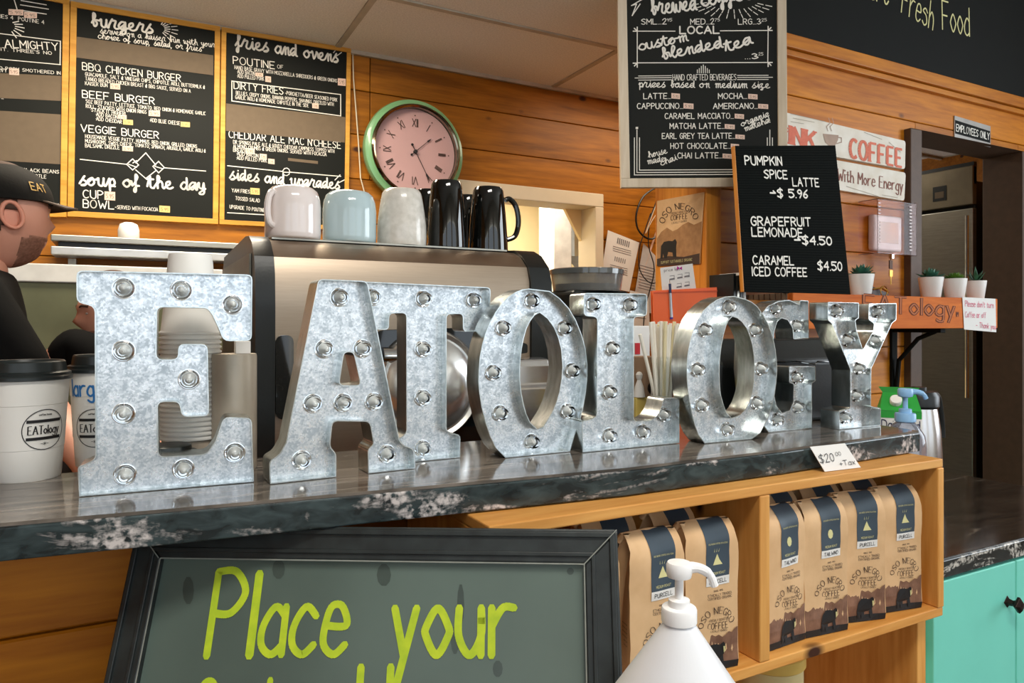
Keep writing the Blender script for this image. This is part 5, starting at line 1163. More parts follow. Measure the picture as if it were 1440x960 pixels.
bx_ = Vector((at(1273, 600, Y=.97).x, .97, C2Z)); d = depth(bx_); s_ = d/F
pb2 = thing('hand_gel_bottle', 'clear hand gel bottle with light blue pump behind the end of the ledge', 'bottle', bx_)
hb = EYE+(HY-593)*s_-C2Z; MB().lathe([(.036, .0005), (.040, .005), (.041, hb-.05), (.038, hb-.028), (.026, hb-.008), (.018, hb), (0, hb)], bx_, 36).build('bottle', mat('clear_gel', (214, 222, 240), .06, trans=.8, ior=1.3, var=.02), pb2, smooth=True, ang=50)
k_ = 47*s_/.064
pump_head(pb2, bx_+Vector((0, 0, hb+.001)), M_bluep, k_, dirv=Vector((CY, -SY, 0)), L=.044*k_/1.1, drop=.009)
yk = 1.13; cb_ = Vector((at(1264, 580, Y=yk).x, yk, C2Z)); d = depth(cb_); s_ = d/F
ct = thing('milk_carton', 'white and green milk carton standing behind the hand gel pump', 'carton', cb_)
hw_ = .046; ra = R(-52); ca_, sa_ = math.cos(ra), math.sin(ra)
def CB(x, y, z): return cb_+Vector((x*ca_-y*sa_, x*sa_+y*ca_, z))
zs_ = EYE+(HY-575)*s_-C2Z; zr_ = EYE+(HY-552)*s_-C2Z
M_wc = mat('white_carton', (238, 238, 234), .5); M_gp = mat('green_print', (40, 160, 60), .5); M_np = mat('navy_print', (40, 44, 90), .5)
MB().hexa([CB(x, y, .0005) for x, y in ((-hw_, -hw_), (hw_, -hw_), (hw_, hw_), (-hw_, hw_))], [CB(x, y, zs_) for x, y in ((-hw_, -hw_), (hw_, -hw_), (hw_, hw_), (-hw_, hw_))]).build('carton_body', M_wc, ct, bevel=.001)
MB().add([CB(-hw_, -hw_, zs_+.0005), CB(hw_, -hw_, zs_+.0005), CB(hw_, hw_, zs_+.0005), CB(-hw_, hw_, zs_+.0005), CB(-hw_*.8, -.002, zr_), CB(hw_*.8, -.002, zr_), CB(hw_*.8, .002, zr_), CB(-hw_*.8, .002, zr_), CB(-hw_, -.002, zr_+.014), CB(hw_, -.002, zr_+.014), CB(hw_, .002, zr_+.014), CB(-hw_, .002, zr_+.014)],
    [(0, 1, 5, 4), (2, 3, 7, 6), (1, 2, 6, 5), (3, 0, 4, 7), (0, 3, 2, 1), (4, 5, 9, 8), (6, 7, 11, 10), (5, 6, 10, 9), (7, 4, 8, 11), (8, 9, 10, 11)]).build('gable_top', M_gp, ct)
for sgn, nm_ in ((-1, 'a'),):
    def FS(u, z, o=.0006): return CB(-hw_+2*hw_*u, -hw_-o, z)       # front-right side
    def LS(u, z, o=.0006): return CB(-hw_-o, hw_-2*hw_*u, z)        # front-left side
for S_ in (FS, LS):
    MB().face([S_(0, zs_-.018), S_(1, zs_-.018), S_(1, zs_), S_(0, zs_)]).build('green_band', M_gp, ct)
    MB().face([S_(0, zs_-.075), S_(1, zs_-.075), S_(1, zs_-.052), S_(0, zs_-.052)]).build('navy_band', M_np, ct)
    mb = MB(); S, W = layout('Dairyland'); 
    for p in ribbons(S, 1.1): mb.face([S_(.05+.9*x/W, zs_-.044+y*.0026, .0010) for x, y in p])
    mb.build('lettering', M_np, ct)
q = (CB(-hw_*.2, -hw_*.55, zs_+(zr_-zs_)*.45)); mb = MB().lathe([(.0125, 0), (.0135, .003), (.0135, .015), (.012, .017), (0, .017)], n=24)
nn = (CB(0, -1, .8)-cb_).normalized(); aa = Vector((0, 0, 1)).cross(nn).normalized(); bb_ = nn.cross(aa)
MB().add([q+aa*v.x+bb_*v.y+nn*v.z for v in mb.v], mb.f).build('screw_cap', M_paper, ct, smooth=True, ang=40)
# thermos carafe on the lower counter
YC = 1.22; b = Vector((at(1292, 650, Y=YC).x, YC, C2Z)); d = depth(b); s_ = d/F
ca = thing('thermos_carafe', 'stainless thermos carafe with black lid and handle on the lower counter behind the ledge end', 'carafe', b)
zt4 = EYE+(HY-570)*s_-C2Z; rr = 28*s_
MB().lathe([(rr*1.02, 0), (rr*1.05, .01), (rr*1.05, zt4*.35), (rr*.98, zt4*.7), (rr*.86, zt4*.92), (rr*.80, zt4), (0, zt4)], b, 40).build('body', mat('brushed_carafe', (206, 202, 200), .24, metal=.95, scale=20, var=.04, stretch=(1, 1, .1)), ca, smooth=True, ang=40)
MB().lathe([(rr*.84, zt4-.006), (rr*.92, zt4), (rr*.92, zt4+.028), (rr*.80, zt4+.040), (rr*.35, zt4+.043), (rr*.35, zt4+.052), (0, zt4+.052)], b, 36).build('lid', M_blackpl, ca, smooth=True, ang=35)
P = [b+Vector((x*s_*1.0, -.0, (z)*s_)) for x, z in ((16, 0), (34, 2), (47, -2), (53, -20), (56, -45), (55, -66))]
P = [Vector((b.x+ (x*s_), b.y, C2Z+zt4+.026+z*s_)) for x, z in ((16, 0), (32, 3), (44, -3), (50, -22), (54, -46), (55, -62))]
MB().tube(catmull3(P), .0095, 10, flat=.7).build('handle', M_blackpl, ca, smooth=True)
MB().box(b.x-.075, b.x-.02, b.y-.02, b.y+.02, C2Z+zt4+.016, C2Z+zt4+.030).build('spout', M_blackpl, ca, bevel=.004)
# ================================================================ kitchen behind, left
YH = 2.78
hd = thing('heat_shelf', 'long stainless steel heated shelf along the wall under the menu boards', 'shelf', (.1, YH+.15, 1.5))
xl_, xr_ = at(71, 340, Y=YH).x, at(352, 350, Y=YH).x
z0 = at(71, 357, Y=YH).z; z1 = at(71, 333, Y=YH).z
MB().box(xl_, xr_, YH, WB-.03, z1-.012, z1+.010).build('top_shelf', M_steel2, hd, bevel=.003)
MB().box(xl_+.02, xr_, YH+.02, WB-.03, z1-.028, z1-.013).build('dark_strip', M_blackpl, hd)  # black strip set back between shelf top and front panel
MB().box(xl_, xr_, YH+.004, YH+.15, z0, z1-.029).build('front_panel', mat('bright_steel', (206, 206, 204), .35, metal=.7, scale=12), hd, bevel=.003)
for x in (xl_+.05, xr_-.05): MB().box(x-.012, x+.012, WB-.06, WB-.001, z0-.06, z0-.0005).build('bracket', M_steel2, hd)
o = MB().lathe([(.030, 0), (.034, .004), (.034, .035), (.028, .055), (.014, .062), (0, .063)], (at(181, 320, Y=2.86).x, 2.86, z1+.0105), 28).build('white_shaker', M_paper, None, smooth=True, ang=50); tag(o, 'small white domed shaker standing on the steel shelf below the burgers board', 'shaker')
YK = 2.74
xl2, xr2 = at(-40, 385, Y=YK).x, at(352, 385, Y=YK).x
pc_ = thing('prep_cooler', 'white and steel prep cooler behind the barista under the heated shelf', 'cooler', ((xl2+xr2)/2, YK+.25, 0))
zt5, zt6 = at(80, 371, Y=YK).z, at(80, 397, Y=YK).z
MB().box(xl2, xr2, YK, YK+.20, zt6, zt5).build('lid', mat('white_enamel', (214, 214, 210), .35), pc_, bevel=.004)
MB().box(xl2, xr2, YK+.012, YK+.20, .0, zt6-.001).build('body', mat('steel_olive_reflection', (110, 112, 84), .45, metal=.35, scale=6, var=.15), pc_)  # olive reflections in the stainless steel are put into its colour
MB().box(xl2, xr2, YK-.004, YK+.012, zt6-.24, zt6-.225).build('rail', M_brown, pc_)
# ================================================================ crates below the ledge
CYF = .795; CYB = 1.095; CXR = 1.335; CXL = .39; CTOP = EYE-.252; CBOT = EYE-.545
cr1 = thing('wooden_crate', 'long pine crate with a middle divider holding the coffee bags under the ledge', 'crate', ((CXL+CXR)/2, .95, CBOT))
MB().box(CXL, CXR, CYF, CYB, CTOP-.016, CTOP).build('top_board', M_crate, cr1, bevel=.002)
MB().box(CXL, CXR, CYF, CYB, CBOT, CBOT+.017).build('bottom_board', M_crate, cr1, bevel=.002)
dvx = at(1083, 800, Y=CYF).x
MB().box(CXR-.018, CXR, CYF-.002, CYB, CBOT+.0172, CTOP-.0162).build('side_board', M_cratez, cr1, bevel=.002)
MB().box(CXL, CXL+.018, CYF, CYB, CBOT+.0172, CTOP-.0162).build('side_board', M_cratez, cr1, bevel=.002)
MB().box(dvx-.022, dvx, CYF, CYB-.016, CBOT+.0172, CTOP-.0162).build('divider', M_cratez, cr1, bevel=.002)
for k in range(3):
    z = CBOT+.018+k*.086; MB().box(CXL+.019, CXR-.019, CYB-.014, CYB, z, z+.084).build('back_slat', M_crate, cr1, bevel=.002)
# lower shelf unit
LYF = .825
cr2 = thing('lower_crate', 'open pine shelf unit standing on the floor below the bag crate', 'crate', ((CXL+CXR)/2, .97, 0))
MB().box(CXR-.030, CXR-.004, LYF, CYB, 0, CBOT-.001).build('side_board', M_cratez, cr2, bevel=.002)
MB().box(CXL, CXL+.022, LYF, CYB, 0, CBOT-.001).build('side_board', M_cratez, cr2, bevel=.002)
MB().box(CXL+.023, CXR-.031, LYF, CYB-.016, .42, .44).build('shelf', M_crate, cr2, bevel=.002)
for k in range(5):
    z = .0+k*.146; MB().box(CXL+.023, CXR-.031, CYB-.014, CYB, z, z+.144).build('back_slat', M_crate, cr2, bevel=.002)
bx2 = at(1171, 930, Y=CYB-.03).x
MB().box(bx2-.008, bx2+.008, CYB-.034, CYB-.0145, .4405, CBOT-.001).build('batten', M_cratez, cr2, bevel=.001)
mb = MB(); pk = (Vector((0, CYB-.0145, 0)), Vector((0, -1, 0)))
mb.prism([at(*p, pl=pk) for p in ((1176, 934), (1190, 938), (1205, 942), (1216, 946), (1228, 958), (1232, 970), (1222, 968), (1212, 956), (1200, 951), (1188, 944))], (0, -.0006, 0)); mb.build('dark_knot_streak', mat('dark_knot', (54, 36, 22), .7), cr2)
o = thing('yellow_tub', 'round cream-yellow tub on the shelf just below the coffee bag crate', 'tub', (at(1080, 990, Y=.90).x, .90, .44))
c = Vector((at(1082, 990, Y=.89).x, .89, 0)); zt7 = CBOT-.022
MB().lathe([(.050, .4405), (.056, .45), (.056, zt7-.02), (0, zt7-.02)], c, 32).build('body', mat('cream_plastic', (226, 206, 150), .5), o, smooth=True, ang=40)
MB().lathe([(.058, zt7-.024), (.060, zt7-.022), (.060, zt7-.004), (.055, zt7), (0, zt7-.002)], c, 36).build('lid', mat('yellow_lid', (228, 190, 96), .45), o, smooth=True, ang=40)
# ---------------------------------------------------------------- coffee bags
BW, BD, BH = .097, .062, .224
def fy_(z):   # front surface y at height z
    if z < .190: return -BD/2
    t = (z-.190)/(BH-.190); return -BD/2+.020*t**2.2
def by_(z):
    if z < .12: return BD/2
    t = (z-.12)/(BH-.12); return BD/2-(BD-.024)*t**1.1
def wr_(x, z): return .0011*math.sin(x*90+z*37)+.0009*math.sin(z*120-x*50)
def frontp(x, z, off): return Vector((x, fy_(z)+wr_(x, z)*(1 if z > .01 else 0)-off, z))
def make_bag(label, group, sticker='PURCELL', icon=0):
    t = thing('coffee_bag', label, 'coffee bag', (0, 0, 0), group, local=True)
    lv = [0, .012, .04, .07, .10, .13, .155, .175, .190, .203, .212, .219, BH]; nx = 9; mb = MB(); rows = []
    for z in lv:
        f_, b_ = fy_(z), by_(z); ins = .014*math.sin(min(1, max(0, (z-.02)/.19))*math.pi*.62) if z > .02 else 0; sw = BW/2-(.003 if z > .2 else 0)
        r_ = [frontp(-sw+2*sw*i/(nx-1), z, 0) for i in range(nx)]
        if z < .01: r_ = [Vector((p.x*.97, f_+.002, z)) for p in r_]
        r_ += [Vector((sw-ins*.45, f_*.5+b_*.5-.006, z)), Vector((sw-ins, (f_+b_)/2, z)), Vector((sw-ins*.45, f_*.4+b_*.6+.004, z))] 
        r_ += [Vector((sw-2*sw*i/(nx-1), b_+wr_(i, z)*.5, z)) for i in range(nx)]
        r_ += [Vector((-sw+ins*.45, f_*.4+b_*.6+.004, z)), Vector((-sw+ins, (f_+b_)/2, z)), Vector((-sw+ins*.45, f_*.5+b_*.5-.006, z))]
        rows.append(r_)
    n = len(rows[0]); mb.add(sum(rows, []), [(j*n+k, j*n+(k+1) % n, (j+1)*n+(k+1) % n, (j+1)*n+k) for j in range(len(lv)-1) for k in range(n)]+[tuple(reversed(range(n))), tuple(range((len(lv)-1)*n, len(lv)*n))])
    mb.build('pouch', M_kraft, t, smooth=True, ang=50)
    # rolled top with tin tie
    ye = by_(BH)
    MB().tube([(-BW/2+.001, ye+.006, BH-.012), (-BW/2+.004, ye+.003, BH-.005), (0, ye+.003, BH-.003), (BW/2-.004, ye+.003, BH-.005), (BW/2-.001, ye+.006, BH-.012)], .0058, 10).build('rolled_top', M_kraft, t, smooth=True)
    cx_ = .010; hw = .022
    mb = MB(); Z = [.142, .155, .168, .18, .190, .197, .204, .210, .216, .221, BH]
    P = [[frontp(cx_-hw+2*hw*i/4, z, .0006) for i in range(5)] for z in Z]
    P[-1] = [p+Vector((0, .001, .0008)) for p in P[-1]]
    P.append([Vector((p.x, ye+.004, BH+.0022)) for p in P[-1]]); P.append([Vector((p.x, ye+.0105, BH-.004)) for p in P[-1]])
    vs = sum(P, []); mb.add(vs, [(j*5+k, j*5+k+1, (j+1)*5+k+1, (j+1)*5+k) for j in range(len(P)-1) for k in range(4)]); mb.build('label_band', M_navy, t, smooth=True, ang=80)
    def sheet(z0, z1, x0, x1, off, nz=2, nx_=4):
        m_ = MB(); P = [[frontp(x0+(x1-x0)*i/nx_, z0+(z1-z0)*j/nz, off) for i in range(nx_+1)] for j in range(nz+1)]; w_ = nx_+1
        return m_.add(sum(P, []), [(j*w_+k, j*w_+k+1, (j+1)*w_+k+1, (j+1)*w_+k) for j in range(nz) for k in range(nx_)])
    sheet(.130, .143, cx_-hw-.0005, cx_+hw+.0005, .0009).build('sticker', M_paper, t)
    def bt_(text, x0, x1, z, h, name, m, wd=1.1, off=.0008, arc=None, **k):
        S, W = layout(text, n=2); ps = ribbons(S, wd, caps=not k.get('contrast'), **k) if not k else ribbons(S, wd, **k); mb = MB()
        for p in ps:
            JI[0] = (JI[0]+1) % 24; q = []
            for x, y in p:
                u = x/W
                if arc: a = R(arc[1]+(arc[2]-arc[1])*u); rr = arc[0]+y*h/8; X, Zz = x0+rr*math.cos(a), z+rr*math.sin(a)
                else: X, Zz = x0+(x1-x0)*u, z+y*h/8
                q.append(frontp(X, Zz, off+JI[0]*7e-6))
            mb.face(q)
        mb.build(name, m, t)
    bt_(sticker, cx_-.017, cx_+.017, .1335, .006, 'sticker_text', M_inkblk, off=.0013)
    bt_('MEDIUM ROAST', cx_-.014, cx_+.014, .147, .0035, 'band_text', M_cream)
    bt_('OSO NEGRO COFFEE ROASTERS', cx_-.018, cx_+.018, .192, .0022, 'band_small_text', M_cream, off=.0012)
    mb = MB()
    if icon == 0: L_ = [[(-.009, .161), (.009, .161), (.004, .168), (0, .177), (-.005, .168)]]; L_ += [[(-.006+.004*i, .180), (-.005+.004*i, .180), (-.0055+.0055*i*.9, .186)] for i in range(3)]
    else: L_ = [[(.006*math.cos(a), .169+.008*math.sin(a)) for a in [k*.785 for k in range(8)]]]
    for L in L_: mb.face([frontp(x+cx_, z, .0011) for x, z in L])
    mb.build('band_icon', M_cream, t)
    bt_('SINCE 1993', cx_-.008, cx_+.010, .120, .0025, 'print_line', M_inkb)
    bt_('ETHICALLY TRADED', cx_-.018, cx_+.026, .1135, .0034, 'print_line', M_inkb); bt_('CERTIFIED ORGANIC', cx_-.018, cx_+.026, .1085, .0034, 'print_line', M_inkb)
    bt_('OSO NEGRO', cx_-.002, 0, .062, .0105, 'arched_name', M_inkb, wd=.9, arc=(.025, 168, 16), contrast=.4, serif=.7)
    bt_('FRESHLY ROASTED', cx_-.015, cx_+.020, .075, .0034, 'print_line', M_inkb); bt_('COFFEE', cx_-.017, cx_+.018, .063, .0095, 'coffee_word', M_inkb, contrast=.4, serif=.8); bt_('LOCALLY OWNED', cx_-.012, cx_+.016, .0585, .0028, 'print_line', M_inkb)
    mb = MB(); xs = [-.047+.094*i/16 for i in range(17)]; hs = [.047, .044, .046, .050, .048, .052, .049, .051, .055, .052, .054, .050, .053, .057, .055, .060, .062]
    for i in range(16): mb.face([frontp(xs[i], .011, .0006), frontp(xs[i+1], .011, .0006), frontp(xs[i+1], .03, .0006), frontp(xs[i], .03, .0006)]); mb.face([frontp(xs[i], .03, .0006), frontp(xs[i+1], .03, .0006), frontp(xs[i+1], hs[i+1], .0006), frontp(xs[i], hs[i], .0006)])
    mb.build('mountain_print', M_mount, t)
    sheet(.001, .012, -.047, .047, .0014, 1, 6).build('ground_print', M_inkblk, t)
    bear = [(-.022, .006), (-.023, .020), (-.020, .034), (-.013, .041), (-.004, .041), (.003, .039), (.009, .043), (.012, .040), (.014, .032), (.013, .026), (.010, .022), (.011, .006), (.005, .006), (.004, .018), (-.006, .017), (-.008, .006), (-.013, .006), (-.014, .016), (-.016, .006)]
    MB().face([frontp(x+cx_, z, .0018) for x, z in bear]).build('bear_print', M_inkblk, t)
    MB().face([frontp(x+cx_, z, .0023) for x, z in [(.009, .036), (.012, .036), (.0135, .029), (.011, .025)]]).build('bear_chest', M_cream, t)
    # print on the left gusset
    mb = MB()
    for i in range(6):
        ps = ribbons(layout('freshly roasted organic', n=1)[0], 1.0); W = 190
        for p in ps:
            q = []
            for x, y in p:
                yy = -BD/2+.006+x/W*.026; zz = .098-i*.006+y*.0022/8; q.append(Vector((-BW/2+.014*.45*.75*((yy+BD/2)/.025)-.0012, yy, zz)))
            mb.face(q)
    mb.build('side_print', M_inkb, t)
    return t
BZ0 = CBOT+.0172
bagA = make_bag('kraft coffee bag at the right end of the right crate compartment, front row', 'kraft coffee bags in the wooden crate')
bagB = make_bag('kraft coffee bag at the left end of the right compartment beside the divider, front row', 'kraft coffee bags in the wooden crate', 'TAILWIND', 1)
def put(src, x, y, rz, label, first=False):
    if first: src.location = (x, y, BZ0); src.rotation_euler = (0, 0, R(rz)); src['label'] = label; return src
    return copy_tree(src, (x, y, BZ0), R(rz), label)
put(bagA, 1.252, .850, -10, 'kraft coffee bag at the right end of the crate, front row, against the side board', True)
put(bagA, 1.148, .852, -14, 'kraft coffee bag third from the divider in the right compartment, front row')
put(bagB, 1.043, .848, -6, 'kraft coffee bag second from the divider in the right compartment, front row', True)
put(bagB, .942, .850, 3, 'kraft coffee bag right beside the divider, with wide side gusset showing, front row')
put(bagA, .779, .842, -6, 'kraft coffee bag left of the divider, behind the nozzle of the white pump bottle')
put(bagA, .668, .838, -2, 'kraft coffee bag partly hidden by the white pump bottle and the chalkboard frame')
put(bagA, .556, .846, 0, 'kraft coffee bag in the crate front row hidden behind the chalkboard corner')
for i, (x, y, rz, lab) in enumerate(((1.250, .930, -4, 'kraft coffee bag in the second row at the far right end of the crate'), (1.140, .931, -6, 'kraft coffee bag in the second row, second from the right end'), (1.025, .930, 4, 'kraft coffee bag in the second row, third from the right end'),
        (.945, 1.010, 4, 'kraft coffee bag in the back row nearest the divider, right compartment'), (1.06, 1.010, -4, 'kraft coffee bag in the back row, middle of the right compartment'), (1.19, 1.010, -6, 'kraft coffee bag in the back row at the right end'),
        (.775, .925, 4, 'kraft coffee bag in the second row just left of the divider'), (.655, .928, -8, 'kraft coffee bag in the second row above the chalkboard corner, left compartment'), (.70, 1.010, 5, 'kraft coffee bag in the back row of the left compartment'))):
    put(bagB if i % 2 else bagA, x, y, rz, lab)
# ---------------------------------------------------------------- price card
cd_ = thing('price_card', 'white handwritten twenty dollar price card leaning on the ledge above the crate', 'price card', at(1185, 660, Z=CTOP))
Bl = at(1160, 663, Z=CTOP+.001); Br = at(1210.6, 657, Z=CTOP+.001); plc2 = plane3(Bl, Br, at(1139, 628, Y=.832)); Tl = at(1139, 628, pl=plc2); Tr = at(1188, 623, pl=plc2)
MB().slab([Bl, Br, Tr, Tl], .0008).build('card', M_paper, cd_)
D = MB(); pln2 = (Bl, plc2[1] if plc2[1].dot(C0-Bl) > 0 else -plc2[1])
wt(D, '$20', (1153, 651), (1173, 648), 11, pln2, wd=.7); wt(D, '00', (1175, 641), (1182, 640), 5, pln2, wd=.8); wt(D, '+Tax', (1181, 655), (1202, 652.5), 7, pln2, wd=.8)
D.build('handwriting', M_inkblk, cd_)
# ================================================================ chalkboard leaning in front
TL = at(192, 737, d=.895); TR = at(868, 744, d=.850)
e = (TR-TL); eu = e.normalized(); rv = ray(876, 960); tt = e.dot(TR-C0)/e.dot(rv); PR = C0+rv*tt; dn = (PR-TR).normalized(); dn = (dn-eu*dn.dot(eu)).normalized()
nb = eu.cross(dn).normalized(); nb = nb if nb.dot(C0-TL) > 0 else -nb
LH = (min(TL.z, TR.z)-.004)/-dn.z
W_ = e.length
ob = thing('order_chalkboard', 'big black-framed chalkboard with lime handwriting leaning against the counter front', 'chalkboard', TL+e*.5+dn*LH)
def BP(u, v, off=0): return TL+eu*u+dn*v+nb*off
M_bframe = mat('worn_black_frame', (44, 50, 50), .35, scale=40, c2=(30, 34, 34), bump=.1)
FWd = .040
for (A, B_, C_, D_) in (((0, 0), (W_, 0), (W_-FWd, FWd), (FWd, FWd)), ((0, LH), (FWd, LH-FWd), (W_-FWd, LH-FWd), (W_, LH)), ((0, 0), (FWd, FWd), (FWd, LH-FWd), (0, LH)), ((W_, 0), (W_, LH), (W_-FWd, LH-FWd), (W_-FWd, FWd))):
    q = [BP(*p) for p in (A, B_, C_, D_)]
    MB().hexa([p-nb*.018 for p in q], q).build('frame_rail', M_bframe, ob, bevel=.0025)
    c_ = [sum((p[0] for p in (A, B_, C_, D_)))/4, sum((p[1] for p in (A, B_, C_, D_)))/4]
for inset_, wd_, h_ in ((.004, .006, .004), (.027, .005, .003)):
    i0, i1 = inset_, inset_+wd_
    for (A, B_, C_, D_) in (((i0, i0), (W_-i0, i0), (W_-i1, i1), (i1, i1)), ((i0, i0), (i1, i1), (i1, LH-i1), (i0, LH-i0)), ((W_-i0, i0), (W_-i0, LH-i0), (W_-i1, LH-i1), (W_-i1, i1))):
        q = [BP(p[0], p[1], h_) for p in (A, B_, C_, D_)]; MB().hexa([p-nb*(h_+.001) for p in q], q).build('frame_bead', M_bframe, ob, bevel=.001)
mb = MB()
for P in ([(W_-.001, .001), (W_-FWd, FWd)], [(.001, .001), (FWd, FWd)]): 
    a, b = [BP(*p, .0045) for p in P]; s_ = nb.cross((b-a)).normalized()*.0006; mb.face([a+s_, a-s_, b-s_, b+s_])
for P in ([(FWd, FWd), (W_-FWd, FWd)], [(FWd, FWd), (FWd, LH-FWd)], [(W_-FWd, FWd), (W_-FWd, LH-FWd)]):
    a, b = [BP(*p, .0006) for p in P]; s_ = nb.cross((b-a)).normalized()*.0008; mb.face([a+s_, a-s_, b-s_, b+s_])
mb.build('worn_edge', mat('worn_grey_edge', (140, 144, 136), .7, scale=80), ob)
M_slate = mat('green_slate', (96, 112, 104), .36, scale=3.2, c2=(76, 90, 83))
MB().hexa([p-nb*.008 for p in (BP(FWd-.004, FWd-.004, -.009), BP(W_-FWd+.004, FWd-.004, -.009), BP(W_-FWd+.004, LH-FWd, -.009), BP(FWd-.004, LH-FWd, -.009))], [BP(FWd-.004, FWd-.004, -.009), BP(W_-FWd+.004, FWd-.004, -.009), BP(W_-FWd+.004, LH-FWd, -.009), BP(FWd-.004, LH-FWd, -.009)]).build('slate', M_slate, ob)
pls_ = (BP(0, 0, -.009), nb)
D = MB(); 
def brush(text, x0, x1, y, xh, wd=.9):
    wt(D, text, (x0, y), (x1, y), xh, pls_, wd=wd, off=.0008, n=5)
brush('P', 291, 334, 922, 112, .95); brush('l', 351, 363, 921, 108, .95); brush('ace', 366, 484, 920, 100, 1.05)
brush('your', 552, 723, 921, 98, 1.1); brush('Order', 262, 440, 1068, 100, 1.0); brush('Here', 500, 700, 1062, 112, 1.0)
D.build('lettering', mat('lime_chalk', (196, 216, 44), .6, scale=60, c2=(168, 196, 40)), ob)
D = MB()
for (x, y, w_, h_) in ((392, 800, 9, 14), (540, 808, 10, 16), (648, 850, 5, 30), (640, 900, 6, 20), (802, 803, 5, 5), (265, 830, 8, 20), (700, 940, 7, 12)):
    N = 10; D.face([at(x+w_*math.cos(k*.628), y+h_*math.sin(k*.628), pl=pls_)+nb*.0004 for k in range(N)])
D.build('smudge', mat('wet_smudge', (70, 82, 76), .3, scale=20), ob)['kind'] = 'stuff'
# ================================================================ white pump bottle on a small table
TZ2 = EYE-.46
tb = thing('side_table', 'small round pedestal table carrying the large white conical pump bottle', 'table', (.50, .42, 0))
MB().lathe([(.135, TZ2-.018), (.140, TZ2-.015), (.140, TZ2-.003), (.137, TZ2), (0, TZ2)], (.465, .425, 0), 40).build('table_top', M_crate, tb, smooth=True, ang=35)
MB().lathe([(.09, 0), (.09, .012), (.02, .03), (.017, TZ2-.0185), (0, TZ2-.0185)], (.505, .36, 0), 28).build('pedestal', M_blackpl, tb, smooth=True, ang=35)
b = at(955, 875, d=.60); zb7 = b.z; b = Vector((b.x, b.y, TZ2)); hh = zb7-TZ2
wbm = mat('translucent_white_plastic', (224, 226, 230), .35, var=.02)
pb3 = thing('pump_bottle', 'large white conical sanitizer bottle with white pump in front of the crate', 'bottle', b)
MB().lathe([(.062, .001), (.069, .006), (.071, hh-.105), (.069, hh-.090), (.062, hh-.072), (.0148, hh-.003), (.0132, hh), (0, hh)], b, 64).build('bottle', wbm, pb3, smooth=True, ang=50)
pump_head(pb3, b+Vector((0, 0, hh+.0005)), mat('white_pump_plastic', (240, 240, 240), .3, var=.01), .80, dirv=Vector((CY, -SY, 0)), L=.030, drop=.009)
# ================================================================ people
M_skin = mat('skin', (222, 164, 140), .5, scale=6, c2=(204, 140, 116)); M_tee = mat('black_tshirt', (12, 12, 12), .9, scale=30, bump=.2, spec=.15); M_pants = mat('dark_trousers', (40, 40, 46), .8)
M_hair = mat('short_brown_hair', (74, 50, 36), .8, scale=120, bump=.5); M_cap = mat('black_cap', (18, 16, 12), .8, scale=60, bump=.2, spec=.2); M_brim = mat('dark_brown_brim', (68, 48, 34), .7)
def skin_mesh(name, V, E, m, root, sub=2, rootv=0):
    me = bpy.data.meshes.new(name); org = ORG[root.name]
    me.from_pydata([Vector(v[:3]) for v in V], E, []); me.materials.append(m)
    o = bpy.data.objects.new(name, me); COL.objects.link(o); o.parent = root
    md = o.modifiers.new('skin', 'SKIN'); md.use_smooth_shade = True
    sv = me.skin_vertices[0].data if me.skin_vertices else None
    if sv is None: return o
    for i, v in enumerate(V): sv[i].radius = v[3] if isinstance(v[3], tuple) else (v[3], v[3]); sv[i].use_root = (i == rootv)
    s2 = o.modifiers.new('sub', 'SUBSURF'); s2.levels = sub; s2.render_levels = sub
    ORG[o.name] = org
    return o
def sphere_def(fn, nu=40, nv=28):
    vs = []; fs = []
    for j in range(nv+1):
        th = math.pi*j/nv
        for i in range(nu):
            ph = 2*math.pi*i/nu; vs.append(fn(math.sin(th)*math.cos(ph), math.sin(th)*math.sin(ph), math.cos(th)))
    for j in range(nv):
        for i in range(nu): fs.append((j*nu+i, (j+1)*nu+i, (j+1)*nu+(i+1) % nu, j*nu+(i+1) % nu))
    return vs, fs
def G(x, c, s): return math.exp(-((x-c)/s)**2)
def headfn(x, y, z):
    """unit sphere -> head; +x is the face direction, z up, head 0.23 high"""
    X = x*.097; Y = y*.076; Z = z*.118
    if z < 0: Y *= 1-.30*(-z)**1.5; X *= 1-.06*(-z); X += .010*(-z)
    if x > 0:
        c = G(y, 0, .20)
        X += c*x*(.015*G(z, -.16, .10)+.010*G(z, -.05, .12)-.004*G(z, .06, .05))  # nose
        X += .006*G(z, .20, .10)*x                                   # brow
        X -= .008*G(abs(y), .36, .14)*G(z, .06, .08)*x               # eye sockets
        X += G(y, 0, .34)*x*(.007*G(z, -.42, .05)+.006*G(z, -.53, .05)-.004*G(z, -.475, .025))  # lips
        X += .012*G(y, 0, .30)*G(z, -.78, .16)*x                     # chin
    else: X *= 1.02; 
    return Vector((X, Y, Z))
